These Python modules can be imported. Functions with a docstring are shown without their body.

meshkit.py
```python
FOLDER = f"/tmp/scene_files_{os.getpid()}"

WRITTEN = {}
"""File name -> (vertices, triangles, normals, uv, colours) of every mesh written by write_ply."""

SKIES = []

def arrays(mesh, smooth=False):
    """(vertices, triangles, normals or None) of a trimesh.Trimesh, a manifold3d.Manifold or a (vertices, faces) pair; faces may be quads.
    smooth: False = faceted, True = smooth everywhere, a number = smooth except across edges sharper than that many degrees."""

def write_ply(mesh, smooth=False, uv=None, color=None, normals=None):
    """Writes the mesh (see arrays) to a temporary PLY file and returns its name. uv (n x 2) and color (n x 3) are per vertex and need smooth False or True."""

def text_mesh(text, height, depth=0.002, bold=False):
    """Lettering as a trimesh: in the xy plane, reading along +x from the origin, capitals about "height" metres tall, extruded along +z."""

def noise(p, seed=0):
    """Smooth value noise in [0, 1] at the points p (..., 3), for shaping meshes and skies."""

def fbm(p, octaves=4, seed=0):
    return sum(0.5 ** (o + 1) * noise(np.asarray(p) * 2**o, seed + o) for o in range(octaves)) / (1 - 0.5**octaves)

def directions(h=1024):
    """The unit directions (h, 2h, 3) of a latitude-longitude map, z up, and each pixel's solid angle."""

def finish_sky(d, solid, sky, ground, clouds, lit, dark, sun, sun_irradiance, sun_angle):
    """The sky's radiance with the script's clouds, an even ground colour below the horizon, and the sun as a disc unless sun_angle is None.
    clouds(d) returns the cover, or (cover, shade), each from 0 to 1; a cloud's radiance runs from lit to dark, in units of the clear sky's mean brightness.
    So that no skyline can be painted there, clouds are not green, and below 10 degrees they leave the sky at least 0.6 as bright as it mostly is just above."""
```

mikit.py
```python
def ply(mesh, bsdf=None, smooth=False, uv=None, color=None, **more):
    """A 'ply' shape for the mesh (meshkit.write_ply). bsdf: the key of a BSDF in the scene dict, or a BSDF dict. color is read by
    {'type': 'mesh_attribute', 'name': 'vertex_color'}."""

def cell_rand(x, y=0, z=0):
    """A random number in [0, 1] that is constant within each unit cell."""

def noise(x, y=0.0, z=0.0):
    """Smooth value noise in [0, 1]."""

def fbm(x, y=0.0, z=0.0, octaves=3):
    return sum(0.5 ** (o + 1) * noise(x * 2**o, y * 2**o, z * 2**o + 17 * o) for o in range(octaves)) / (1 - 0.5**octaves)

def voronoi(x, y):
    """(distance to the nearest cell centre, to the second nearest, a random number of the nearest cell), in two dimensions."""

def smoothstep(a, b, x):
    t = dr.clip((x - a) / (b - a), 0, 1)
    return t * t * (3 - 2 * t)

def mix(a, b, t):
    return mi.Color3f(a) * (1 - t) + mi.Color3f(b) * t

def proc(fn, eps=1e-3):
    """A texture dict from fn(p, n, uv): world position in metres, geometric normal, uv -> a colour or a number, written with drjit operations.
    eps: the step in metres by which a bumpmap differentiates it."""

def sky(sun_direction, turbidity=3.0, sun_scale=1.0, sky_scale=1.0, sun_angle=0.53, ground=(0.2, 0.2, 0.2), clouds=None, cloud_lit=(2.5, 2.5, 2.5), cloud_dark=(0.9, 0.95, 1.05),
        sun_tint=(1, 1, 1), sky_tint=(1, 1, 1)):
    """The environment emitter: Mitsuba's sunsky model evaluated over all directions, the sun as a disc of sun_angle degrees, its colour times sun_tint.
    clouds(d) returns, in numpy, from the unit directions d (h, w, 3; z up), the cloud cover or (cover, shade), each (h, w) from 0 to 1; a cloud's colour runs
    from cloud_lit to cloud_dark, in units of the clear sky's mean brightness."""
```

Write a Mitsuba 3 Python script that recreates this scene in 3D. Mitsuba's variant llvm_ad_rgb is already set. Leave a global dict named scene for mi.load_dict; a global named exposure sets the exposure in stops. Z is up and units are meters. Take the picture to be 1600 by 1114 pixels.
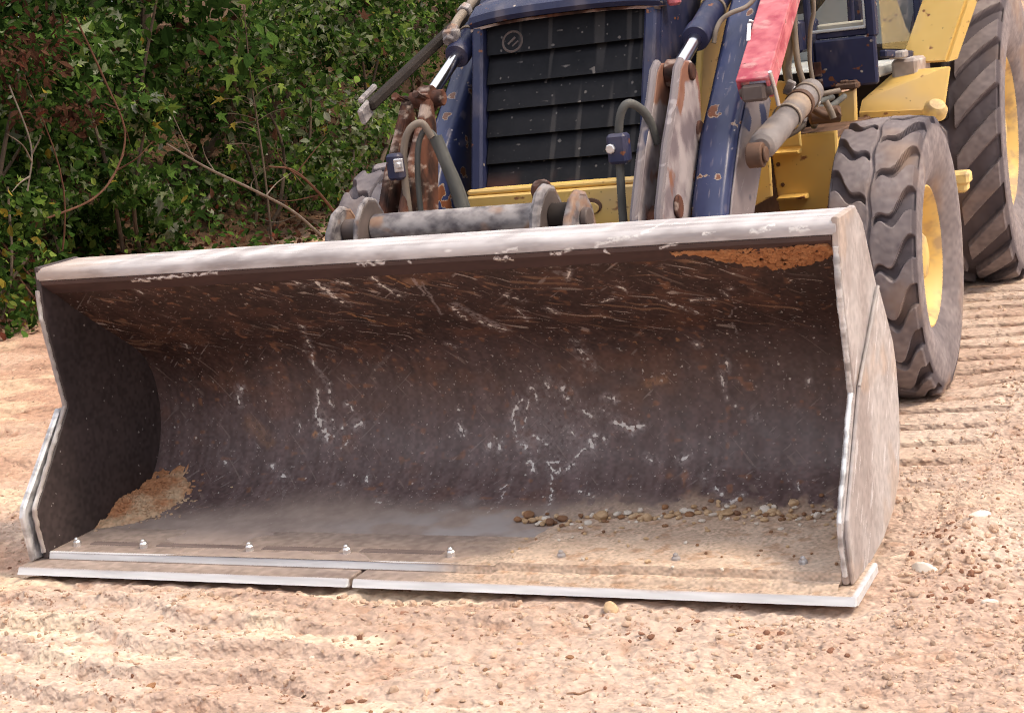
import math, numpy as np, trimesh, manifold3d, mitsuba as mi, drjit as dr, mikit, meshkit
from mikit import noise, fbm, voronoi, cell_rand, smoothstep, mix, proc
from shapely.geometry import Polygon

T = mi.ScalarTransform4f
scene, labels = {}, {}

# ---------------------------------------------------------------- camera, sky, exposure
CAM = np.array([2.0074, -3.3391, 1.3149])
CAM_DIR = np.array([-0.42092, 0.88705, -0.18964])
CAM_UP = np.array([0.02652, 0.22101, 0.97491])
scene['camera'] = {'type': 'perspective', 'fov': 35.02, 'fov_axis': 'x', 'near_clip': 0.05, 'far_clip': 400.0,
                   'to_world': T().look_at(origin=CAM.tolist(), target=(CAM + CAM_DIR).tolist(), up=CAM_UP.tolist())}
scene['sky'] = mikit.sky([0.60, 0.05, 0.80], turbidity=4, sun_scale=0.50, sun_angle=16, sky_scale=1.0,
                         clouds=lambda d: (1.0, 1 - np.clip(d[..., 2], 0, 1)), cloud_lit=(3.3, 3.3, 3.45), cloud_dark=(0.95, 0.96, 1.04), ground=(0.3, 0.22, 0.16))
exposure = 2.2

# ---------------------------------------------------------------- helpers
def add(key, mesh, bsdf, smooth=30, uv=None, color=None, to=None, **more):
    if key in scene:
        k = 1
        while f'{key}_{k:03d}' in scene: k += 1
        key = f'{key}_{k:03d}'
    d = mikit.ply(mesh, bsdf, smooth=smooth, uv=uv, color=color, **more)
    if to is not None: d['to_world'] = to
    scene[key] = d
    return key

def put(key, ply, to):
    """another copy of a ply dict under its own numbered key"""
    if key in scene:
        k = 1
        while f'{key}_{k:03d}' in scene: k += 1
        key = f'{key}_{k:03d}'
    scene[key] = {**ply, 'to_world': to}
    return key

def lab(key, label=None, category=None, group=None, kind=None):
    labels[key] = {k: v for k, v in (('label', label), ('category', category), ('group', group), ('kind', kind)) if v}

cat = trimesh.util.concatenate
def tm(v, f): return trimesh.Trimesh(np.asarray(v, float), np.asarray(f, int), process=False)
def grid(P):
    n, m = P.shape[:2]
    i, j = np.meshgrid(np.arange(n - 1), np.arange(m - 1), indexing='ij')
    q = np.stack([i * m + j, (i + 1) * m + j, (i + 1) * m + j + 1, i * m + j + 1], -1).reshape(-1, 4)
    return tm(P.reshape(-1, 3), np.vstack([q[:, [0, 1, 2]], q[:, [0, 2, 3]]]))

def hull(p): return trimesh.convex.convex_hull(np.asarray(p, float))
def rbox(c, s, b=0.006, R=None):
    """chamfered box, centre c, size s"""
    h = np.array(s, float) / 2; b = min(b, h.min() * .8)
    p = [np.array([x, y, z]) * (h - b * (1 - e)) for x in (-1, 1) for y in (-1, 1) for z in (-1, 1) for e in np.eye(3)]
    p = np.array(p)
    if R is not None: p = p @ np.asarray(R).T
    return hull(p + np.asarray(c, float))
def frame(d, side=(1, 0, 0)):
    d = np.asarray(d, float) / np.linalg.norm(d); s = np.asarray(side, float)
    s = s - d * (s @ d); s /= np.linalg.norm(s)
    return np.stack([s, np.cross(d, s), d], 1)      # local x = side, z = along
def bar(a, b, w, t, ch=0.006, side=(1, 0, 0)):
    """box bar from a to b; w along side, t across"""
    a, b = np.asarray(a, float), np.asarray(b, float)
    return rbox((a + b) / 2, (w, t, np.linalg.norm(b - a)), ch, frame(b - a, side))
def catmull(P, n=12):
    P = np.asarray(P, float); Q = np.vstack([2 * P[0] - P[1], P, 2 * P[-1] - P[-2]]); out = []
    for i in range(1, len(Q) - 2):
        a, b, c, d = Q[i - 1:i + 3]
        for t in np.arange(n) / n:
            out.append(.5 * (2 * b + (c - a) * t + (2 * a - 5 * b + 4 * c - d) * t * t + (3 * b - a - 3 * c + d) * t ** 3))
    out.append(P[-1]); return np.array(out)
def tube(P, r, n=12, curve=True, k=8):
    P = catmull(P, k) if curve else np.asarray(P, float)
    r = np.broadcast_to(r, len(P)) if np.ndim(r) == 0 or len(r) == len(P) else np.interp(np.linspace(0, 1, len(P)), np.linspace(0, 1, len(r)), r)
    d = np.gradient(P, axis=0); d /= np.linalg.norm(d, axis=1, keepdims=True)
    u = np.cross(d[0], [0.13, 0.31, 0.94]); u /= np.linalg.norm(u); rings = []
    a = np.arange(n) * 2 * np.pi / n
    for i in range(len(P)):
        u = u - d[i] * (u @ d[i]); u /= np.linalg.norm(u); w = np.cross(d[i], u)
        rings.append(P[i] + r[i] * (np.cos(a)[:, None] * u + np.sin(a)[:, None] * w))
    V = np.vstack(rings + [P[:1], P[-1:]]); m = len(P)
    i, j = np.meshgrid(np.arange(m - 1), np.arange(n), indexing='ij'); j2 = (j + 1) % n
    q = np.stack([i * n + j, i * n + j2, (i + 1) * n + j2, (i + 1) * n + j], -1).reshape(-1, 4)
    F = [q[:, [0, 1, 2]], q[:, [0, 2, 3]]]
    j = np.arange(n); j2 = (j + 1) % n
    F += [np.stack([np.full(n, m * n), j2, j], 1), np.stack([np.full(n, m * n + 1), (m - 1) * n + j, (m - 1) * n + j2], 1)]
    return tm(V, np.vstack(F))
def lathe(prof, a, d, n=40):
    """profile (r, h) turned round the axis from a along d"""
    a = np.asarray(a, float); F = frame(d, (0, 0, 1) if abs(d[2]) < .9 * np.linalg.norm(d) else (1, 0, 0))
    t = np.arange(n + 1) * 2 * np.pi / n; prof = np.asarray(prof, float)
    L = np.stack([prof[:, 0, None] * np.cos(t), prof[:, 0, None] * np.sin(t), np.repeat(prof[:, 1, None], n + 1, 1)], -1)
    m = grid((L @ F.T + a).transpose(1, 0, 2)); m.merge_vertices(); m.update_faces(m.nondegenerate_faces()); return m
def cyl(a, b, r, n=28, ch=0.003):
    a, b = np.asarray(a, float), np.asarray(b, float); h = np.linalg.norm(b - a)
    return lathe([(0, 0), (r - ch, 0), (r, ch), (r, h - ch), (r - ch, h), (0, h)], a, b - a, n)
def offset(P, e):
    """inset of a simple ccw polygon, vertex by vertex"""
    P = np.asarray(P, float); d = np.roll(P, -1, 0) - P; d /= np.linalg.norm(d, axis=1, keepdims=True)
    nrm = np.stack([-d[:, 1], d[:, 0]], 1); n0 = np.roll(nrm, 1, 0); m = n0 + nrm
    return P + e * m / np.maximum((m * nrm).sum(1, keepdims=True), 0.35)
def plate(poly, x0, x1, ch=0.003, axis='x'):
    """polygon (y, z) [axis x], (x, z) [axis y] or (x, y) [axis z] extruded from x0 to x1 with chamfered edges"""
    P = np.asarray(poly, float)
    if ((P[:, 0] * np.roll(P[:, 1], -1) - P[:, 1] * np.roll(P[:, 0], -1)).sum()) < 0: P = P[::-1]
    n = len(P); I = offset(P, ch)
    tri = trimesh.creation.triangulate_polygon(Polygon(I), engine='earcut')
    tv, tf = tri; tree = [int(np.argmin(((I - v) ** 2).sum(1))) for v in tv]; tf = np.array([[tree[k] for k in f] for f in tf])
    L = [(I, x0), (P, x0 + ch), (P, x1 - ch), (I, x1)]
    V = np.vstack([np.column_stack([np.full(n, h), q]) for q, h in L]); F = []
    j = np.arange(n); j2 = (j + 1) % n
    for k in range(3):
        F += [np.stack([k * n + j, k * n + j2, (k + 1) * n + j2], 1), np.stack([k * n + j, (k + 1) * n + j2, (k + 1) * n + j], 1)]
    F += [tf[:, ::-1], tf + 3 * n]
    if axis == 'y': V = V[:, [1, 0, 2]]
    if axis == 'z': V = V[:, [1, 2, 0]]
    m = tm(V, np.vstack(F)); m.fix_normals() if False else None
    if m.volume < 0: m.invert()
    return m
def wobble(m, amp, freq, seed=0):
    v = np.array(m.vertices); v = v + amp * (np.stack([meshkit.noise(v * freq + 31 * k, seed + k) for k in range(3)], -1) - .5) * 2
    return tm(v, m.faces)
def stone(seed, sub=2, squash=(1, .8, .6)):
    m = trimesh.creation.icosphere(sub, 1.0); v = np.array(m.vertices); rng = np.random.default_rng(seed)
    for _ in range(9):                                  # flat facets knocked off the ball
        n = rng.normal(size=3); n /= np.linalg.norm(n); c = rng.uniform(.62, .9)
        h = v @ n; v = v - np.maximum(h - c, 0)[:, None] * n
    v += .06 * (meshkit.fbm(v * 2.2 + seed * 7.3)[:, None] - .5) * v
    return tm(v * np.array(squash), m.faces)
# ---------------------------------------------------------------- materials
def bs(name, fn, rough=0.6, metallic=0.0, bump=None, bscale=0.0, spec=0.5, eps=2e-3, **more):
    b = {'type': 'principled', 'base_color': proc(fn) if callable(fn) else {'type': 'rgb', 'value': list(fn)},
         'roughness': proc(rough) if callable(rough) else float(rough), 'metallic': proc(metallic) if callable(metallic) else float(metallic), 'specular': spec, **more}
    if bump is not None:
        b = {'type': 'bumpmap', 'arbitrary': proc(bump, eps=eps), 'scale': bscale, 'bsdf': b}
        b['bsdf'] = b['bsdf']
    scene[name] = {'type': 'twosided', 'bsdf': b}
    return name
C3 = mi.Color3f

def sand_col(p):
    c = mix(mix((0.44, 0.315, 0.235), (0.56, 0.445, 0.355), fbm(p.x * 14, p.y * 14, p.z * 30, 4)), (0.36, 0.21, 0.13), smoothstep(.55, .75, fbm(p.x * 30, p.y * 30, p.z * 30, 3)) * .6)
    return c * (.7 + .6 * noise(p.x * 160, p.y * 160, p.z * 160))
def soil_fn(p, n, uv):
    a = fbm(p.x * 1.3, p.y * 2.1, 3.0, 3); b = fbm(p.x * 17, p.y * 17, p.z * 17, 4); c = noise(p.x * 70, p.y * 70, p.z * 70)
    col = mix((0.47, 0.335, 0.265), (0.545, 0.425, 0.35), smoothstep(.35, .65, a))
    col = mix(col, (0.40, 0.235, 0.16), smoothstep(.56, .76, b) * .55)
    col = mix(col, (0.64, 0.52, 0.40), smoothstep(.58, .70, fbm(p.x * 2.4 + 9, p.y * 6 + 4, 1, 3)) * (.25 + .6 * smoothstep(.7, .2, p.x)))
    d = noise(p.x * 190, p.y * 190, p.z * 190); g = noise(p.x * 33, p.y * 33, p.z * 33)
    col = mix(col, (0.22, 0.10, 0.06), smoothstep(.66, .86, g * .45 + d * .55) * smoothstep(.38, .58, fbm(p.x * 5, p.y * 8, 6.0, 3)) * .85)
    col = col * (0.62 + 0.45 * c + 0.3 * d)
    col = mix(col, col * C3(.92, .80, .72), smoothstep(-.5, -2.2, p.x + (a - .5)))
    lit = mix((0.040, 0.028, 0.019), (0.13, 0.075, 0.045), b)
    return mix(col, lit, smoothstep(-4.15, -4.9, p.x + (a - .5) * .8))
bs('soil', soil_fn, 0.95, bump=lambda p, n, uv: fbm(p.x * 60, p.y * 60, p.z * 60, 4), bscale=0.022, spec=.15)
bs('clay', lambda p, n, uv: mix((0.30, 0.12, 0.055), (0.46, 0.24, 0.12), fbm(p.x * 40, p.y * 40, p.z * 40, 3)) , 0.95, spec=.1)
bs('sand', lambda p, n, uv: sand_col(p), 0.95,
   bump=lambda p, n, uv: fbm(p.x * 90, p.y * 90, p.z * 90, 3), bscale=0.006, spec=.15)
bs('heap_clay', lambda p, n, uv: mix(mix((0.44, 0.20, 0.10), (0.50, 0.27, 0.15), fbm(p.x * 25, p.y * 25, p.z * 25, 3)), (0.58, 0.43, 0.29), smoothstep(.30, .75, fbm(p.x * 18, p.y * 22, p.z * 22, 4) + (p.x + 1.04) * 1.4 - (p.y - .46) * 1.0)) * (.75 + .5 * noise(p.x * 150, p.y * 150, p.z * 150)), 0.95, spec=.1)
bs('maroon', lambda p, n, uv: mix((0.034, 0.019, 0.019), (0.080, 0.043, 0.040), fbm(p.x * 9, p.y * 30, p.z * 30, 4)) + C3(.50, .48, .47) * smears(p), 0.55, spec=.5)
bs('pebble_tan', lambda p, n, uv: mix((0.42, 0.27, 0.15), (0.62, 0.46, 0.30), noise(p.x * 23, p.y * 23, p.z * 23)), 0.8, spec=.3)
bs('pebble_brown', lambda p, n, uv: mix((0.16, 0.09, 0.06), (0.36, 0.19, 0.10), noise(p.x * 23, p.y * 23, p.z * 23)), 0.85, spec=.2)
bs('stone_pale', lambda p, n, uv: mix((0.52, 0.44, 0.36), (0.76, 0.72, 0.66), fbm(p.x * 25, p.y * 25, p.z * 25, 3)), 0.8, spec=.3)

MARKS = [(-0.8439,1.3874,-0.697,1.4113,0.0071,0.9,0),(-0.702,1.4041,-0.5469,1.3998,0.007,0.9,0),(-0.8466,1.3838,-0.8431,1.3363,0.0053,0.5,0),(-0.9433,0.9737,-0.9484,0.9658,0.0048,1.0,0),(-0.3273,1.4031,-0.2796,1.3799,0.0051,0.7,0),(-0.3238,1.3586,-0.3116,1.3351,0.0051,0.7,0),(-0.2652,1.3637,-0.2528,1.2166,0.0068,0.75,0),(-0.2115,1.3473,-0.1784,1.333,0.0051,0.6,0),(-0.4665,1.0902,-0.4875,1.0369,0.0036,0.7,0),(-0.5048,1.0004,-0.5357,0.9062,0.0055,0.6,0),(-0.5357,0.9062,-0.5409,0.8722,0.0038,0.8,0),(-0.5391,0.8768,-0.5117,0.804,0.0113,0.5,2),(-0.5086,0.808,-0.5098,0.7491,0.0042,0.8,0),(-0.5501,0.7889,-0.5645,0.7076,0.0048,0.8,0),(-0.5558,0.7017,-0.5243,0.6501,0.0114,0.85,0),(-0.507,0.7012,-0.5041,0.6461,0.0038,0.6,0),(-0.5669,0.658,-0.5668,0.656,0.0114,0.9,1),(-0.8206,0.8,-0.8165,0.7979,0.0068,1.0,0),(-0.8329,0.7739,-0.8315,0.7538,0.0059,0.9,0),(-0.6256,0.689,-0.6233,0.6679,0.0042,0.7,0),(-0.4641,0.7446,-0.4429,0.7386,0.0038,0.8,0),(-0.4431,0.7367,-0.4338,0.7175,0.0038,0.6,0),(-0.4307,0.6816,-0.4088,0.6927,0.0066,0.8,0),(-0.4744,0.6744,-0.4722,0.6725,0.0057,0.7,0),(-0.0925,0.6842,-0.0695,0.6511,0.0046,0.8,0),(-0.1081,1.409,-0.0312,1.4043,0.0066,0.9,0),(-0.0865,1.4067,-0.0867,1.3349,0.0049,0.8,0),(-0.0867,1.3349,-0.0614,1.2579,0.005,0.8,0),(-0.0453,1.3774,-0.0086,1.3016,0.0049,0.6,1),(0.0531,1.4058,0.0549,1.4056,0.0065,0.9,0),(0.0427,1.4034,0.0822,1.3641,0.0049,0.6,1),(0.0262,1.3522,0.0133,1.2507,0.0049,0.6,2),(-0.2735,1.1542,-0.1969,1.071,0.0053,0.7,1),(-0.159,1.0855,-0.1272,1.0694,0.0044,0.5,1),(0.0393,1.3222,0.0048,1.1365,0.005,0.5,2),(0.0725,1.1892,0.1319,1.0382,0.0152,0.55,2),(0.0917,1.0761,0.1334,1.0071,0.0069,0.8,0),(0.0579,1.1865,0.0569,1.0923,0.0042,0.6,0),(0.2892,1.4111,0.3295,1.4033,0.0079,1.0,0),(0.3413,1.3986,0.3673,1.4025,0.0047,0.9,0),(0.4339,1.3851,0.4915,1.4021,0.0078,1.0,0),(0.5336,1.3676,0.538,1.3705,0.0047,1.0,0),(0.4179,1.3327,0.4444,1.3128,0.0095,0.4,2),(0.4594,1.342,0.4319,1.2897,0.0032,0.7,0),(0.3143,1.1362,0.3254,1.1057,0.005,0.7,0),(0.234,1.2251,0.2681,1.1861,0.005,0.5,0),(0.2333,1.1484,0.2266,1.0598,0.0034,0.6,0),(-0.0676,0.9451,-0.0523,0.9239,0.0045,0.7,0),(0.3077,0.9348,0.3252,0.9258,0.0035,0.6,0),(0.3175,0.9012,0.3386,0.8433,0.0087,0.5,0),(0.575,1.4027,0.5766,1.4025,0.0046,1.0,0),(0.7125,1.4002,0.7636,1.4104,0.0053,0.8,0),(0.552,1.2346,0.5662,1.2031,0.0032,0.7,0),(0.4732,1.1534,0.5257,1.1722,0.0033,0.6,0),(0.6334,1.1413,0.701,1.062,0.0048,0.6,0),(0.7071,1.1339,0.7702,1.1433,0.004,0.7,0),(0.8294,1.1985,0.8299,1.1947,0.0039,0.7,0),(0.7993,1.1904,0.8079,1.1589,0.0031,0.5,0),(0.8109,1.0915,0.7775,1.035,0.0032,0.5,2),(0.7739,0.9944,0.7702,0.9387,0.0033,0.5,2),(0.6062,0.9257,0.6055,0.9232,0.0059,0.7,1),(0.6501,0.9043,0.6513,0.902,0.0042,1.0,0),(0.4783,0.9188,0.4812,0.9162,0.0051,0.7,1),(0.0796,0.7042,0.1087,0.751,0.0054,0.8,0),(0.0796,0.7042,0.0955,0.6465,0.0036,0.6,0),(0.136,0.7488,0.109,0.6572,0.0027,0.6,0),(0.1581,0.7539,0.148,0.7835,0.0071,0.5,0),(0.196,0.7918,0.1971,0.7862,0.0107,0.5,0),(0.2427,0.7798,0.2513,0.7542,0.0106,0.6,0),(0.3634,0.7524,0.3952,0.7501,0.0053,0.9,0),(0.3038,0.7141,0.3223,0.7015,0.0088,0.5,0),(0.3607,0.7152,0.3643,0.7116,0.007,0.6,0),(0.3879,0.6833,0.4679,0.6721,0.0061,1.0,0),(0.4066,0.6796,0.4401,0.6689,0.0079,1.0,0),(0.3317,0.6486,0.3643,0.6361,0.0053,0.8,0),(0.3171,0.6345,0.324,0.6167,0.0053,0.9,0),(0.2754,0.5877,0.3072,0.6131,0.0044,0.9,0),(0.2551,0.5559,0.2743,0.5673,0.0053,1.0,0),(0.1448,0.6462,0.191,0.6243,0.0054,0.7,0),(0.0115,0.6213,0.0138,0.6176,0.0063,1.0,0),(0.0437,0.6194,0.046,0.6157,0.0063,1.0,0),(0.1207,0.6228,0.1253,0.6155,0.0072,0.9,0),(0.143,0.5803,0.1602,0.5479,0.0062,0.9,0),(0.1372,0.5671,0.1614,0.6062,0.0032,0.7,0),(0.1966,0.5729,0.2136,0.5421,0.0044,0.8,0),(0.2136,0.5421,0.2393,0.5481,0.0044,0.7,0),(0.2393,0.5481,0.2308,0.5766,0.0044,0.7,0),(0.2308,0.5766,0.1983,0.5747,0.0044,0.7,0),(0.2167,0.5361,0.2392,0.4261,0.0039,0.75,0),(0.2392,0.4261,0.2471,0.3714,0.0038,0.6,0),(0.2609,0.6544,0.263,0.6491,0.0053,0.9,0),(0.4849,0.5894,0.5216,0.5713,0.0052,0.6,0),(0.5859,0.5786,0.6012,0.5876,0.0051,0.9,0),(0.1384,0.6857,0.2754,0.6312,0.0806,0.22,2),(0.7216,0.8519,0.7183,0.8186,0.0034,0.7,0),(0.7026,0.819,0.7033,0.7799,0.0034,0.8,0),(0.7072,0.7659,0.709,0.7451,0.0034,0.5,0),(0.7307,0.7259,0.7437,0.7036,0.0034,0.5,0),(0.7818,0.6914,0.7834,0.6897,0.0051,0.7,0),(0.9365,0.7873,0.9377,0.7821,0.0041,0.9,0),(0.8896,0.7237,0.8959,0.7119,0.0033,0.6,0),(0.9107,0.5104,0.9152,0.492,0.0038,0.9,0),(0.7425,0.4415,0.7702,0.4708,0.0066,0.7,0),(0.6925,0.4961,0.6994,0.4876,0.005,0.9,0),(0.6557,0.5245,0.6641,0.5166,0.0068,0.5,0),(0.7125,0.4745,0.7214,0.4655,0.005,0.6,0),(0.0747,0.3698,0.0933,0.5016,0.0031,0.5,0),(0.0662,0.4809,0.0989,0.5169,0.0032,0.6,0),(0.3089,0.4858,0.3532,0.4677,0.0052,0.6,0),(-0.8827,0.576,-0.8759,0.5677,0.0049,0.6,0),(-0.7052,0.5597,-0.6989,0.5534,0.0048,0.8,0),(-0.6621,0.5299,-0.6349,0.5166,0.0057,0.6,0),(-0.3738,0.5355,-0.3609,0.5025,0.0047,0.7,0),(-0.4522,0.4994,-0.444,0.4948,0.0047,0.7,0),(-0.2969,0.434,-0.2703,0.4219,0.0091,0.4,0),(-0.6442,0.5002,-0.5632,0.3187,0.0057,0.3,2),(-0.5004,0.596,-0.4505,0.6344,0.0028,0.4,0),(-0.0909,0.7245,-0.085,0.7207,0.0037,0.6,0),(0.4882,0.7877,0.5446,0.801,0.0138,0.35,1),(-0.8017,0.6945,-0.7303,0.6357,0.0273,0.25,1)]

def bucket_fn(p, n, uv):
    """inside of the bucket: u = metres along the width, v = metres along the curve from the lip"""
    u, v = uv.x, uv.y
    a = fbm(u * 2.2, v * 3.0, 1.0, 4); b = fbm(u * 14, v * 11, 5.0, 4); c = noise(u * 120, v * 120, 2.0); f = noise(u * 45, v * 60, 8.0)
    b2 = fbm(u * 34, v * 30, 7.0, 3)
    col = mix((0.020, 0.0105, 0.009), (0.064, 0.031, 0.025), b * .5 + b2 * .5)  # shade under the overhang is put into this dark base colour
    col = mix(col, mix((0.100, 0.066, 0.064), (0.168, 0.122, 0.128), b2 * .6 + .4 * noise(u * 85, v * 5, 3.0)), smoothstep(1.02, .62, v + (a - .5) * .35) * .9)           # scoured steel, with the sky sheen on it put into the colour
    col = mix(col, (0.17, 0.075, 0.045), smoothstep(.58, .76, fbm(u * 9, v * 11, 9.0, 4)) * .25)             # rust bloom
    col = mix(col, (0.26, 0.12, 0.065), smoothstep(.74, .95, f) * smoothstep(.42, .6, b2) * .55)
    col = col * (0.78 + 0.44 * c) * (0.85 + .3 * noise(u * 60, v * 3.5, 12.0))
    # scratch streaks running into the bucket, slanting
    s = u * 0.75 + v * 0.66; t = u * 0.66 - v * 0.75
    k = noise(s * 16, t * 130, 4.0); k2 = noise(-t * 13 + 40, s * 110, 6.0)
    col = mix(col, (0.30, 0.255, 0.25), smoothstep(.86, .97, k) * smoothstep(.40, .62, a) * .55)
    col = mix(col, (0.26, 0.20, 0.18), smoothstep(.88, .97, k2) * .4)
    s2 = u * 0.88 + v * -0.47; t2 = u * 0.47 + v * 0.88; wv2 = fbm(u * 9, v * 9, 21.0, 2) * .12
    k3 = noise(s2 * 11 + wv2 * 20, t2 * 85 + wv2 * 60, 3.0); zone = smoothstep(.88, 1.05, v) * smoothstep(.40, .58, fbm(u * 3.5, v * 5, 31.0, 3))
    col = mix(col, (0.27, 0.155, 0.10), smoothstep(.76, .92, k3) * zone * .5)
    k4 = noise(s2 * 15 + wv2 * 30 + 9, t2 * 120 + wv2 * 70, 5.0)
    col = mix(col, (0.46, 0.40, 0.38), smoothstep(.84, .95, k4) * zone * .65)
    # flecks of splashed lime
    d1, d2, r = voronoi(u * 27, v * 27)
    col = mix(col, (0.62, 0.58, 0.56), smoothstep(.09, .04, d1 + (b - .5) * .16) * smoothstep(.90, .93, r) * .7)
    d1, d2, r = voronoi(u * 60 + 7, v * 60)
    col = mix(col, (0.40, 0.33, 0.30), smoothstep(.16, .08, d1) * smoothstep(.75, .9, r) * .5)
    wu = u + (noise(u * 60, v * 60, 11.0) - .5) * .008 + (noise(u * 160, v * 160, 12.0) - .5) * .006
    wv = v + (noise(u * 60, v * 60, 13.0) - .5) * .008 + (noise(u * 160, v * 160, 14.0) - .5) * .006
    rag = noise(u * 120, v * 120, 15.0) * .65 + noise(u * 260, v * 260, 16.0) * .35
    m = [mi.Float(0), mi.Float(0), mi.Float(0)]; halo = mi.Float(0)
    for x0, s0, x1, s1, w, st, ty in MARKS:
        ex, ey = x1 - x0, s1 - s0
        q = dr.clip(((wu - x0) * ex + (wv - s0) * ey) / (ex * ex + ey * ey + 1e-9), 0, 1)
        d = dr.sqrt(dr.square(wu - x0 - q * ex) + dr.square(wv - s0 - q * ey))
        if ty == 0: halo = dr.maximum(halo, st * smoothstep(w * 4.5, 0.0, d))
        m[ty] = dr.maximum(m[ty], st * smoothstep(w * 1.35, w * 0.25, d))
    col = mix(col, (0.30, 0.26, 0.265), halo * smoothstep(.20, .80, rag) * .95)
    col = mix(col, (0.34, 0.30, 0.31), m[2] * smoothstep(.15, .6, rag) * .9)
    col = mix(col, (0.46, 0.24, 0.11), m[1] * smoothstep(.1, .5, rag) * .8)
    col = mix(col, (0.68, 0.655, 0.645), smoothstep(.32, .62, m[0] * .72 + (rag - .5) * 1.1) * .9)
    # dry dust lying on the flat floor
    fl = smoothstep(.46, .30, v + (a - .5) * .22)
    col = mix(col, mix((0.30, 0.235, 0.21), (0.43, 0.345, 0.30), b2), fl * .85)
    sd = smoothstep(.0, .34, u + (b - .5) * .5 - v * .35) * smoothstep(.50, .38, v + (b - .5) * .12)
    col = mix(col, sand_col(p), sd * smoothstep(.25, .55, f * .7 + sd * .5))
    col = mix(col, (0.40, 0.37, 0.37), smoothstep(.42, .70, fbm(u * 7 + 3, v * 9, 2.0, 4)) * smoothstep(.36, .05, dr.abs(v - .27) + dr.abs(u - .06) * .6) * .75)
    return col
def bucket_rough(p, n, uv):
    a = fbm(uv.x * 2.2, uv.y * 3.0, 1.0, 4); b = noise(uv.x * 40, uv.y * 40, 3.0)
    return dr.clip(0.56 - 0.2 * smoothstep(.42, .64, a) * smoothstep(1.05, .75, uv.y) + .2 * (b - .5) + .3 * smoothstep(.45, .3, uv.y), .3, 1)
bs('bucket_inside', bucket_fn, bucket_rough, 0.0, bump=lambda p, n, uv: fbm(uv.x * 60, uv.y * 60, 1.0, 3), bscale=0.002, spec=.55)

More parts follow.
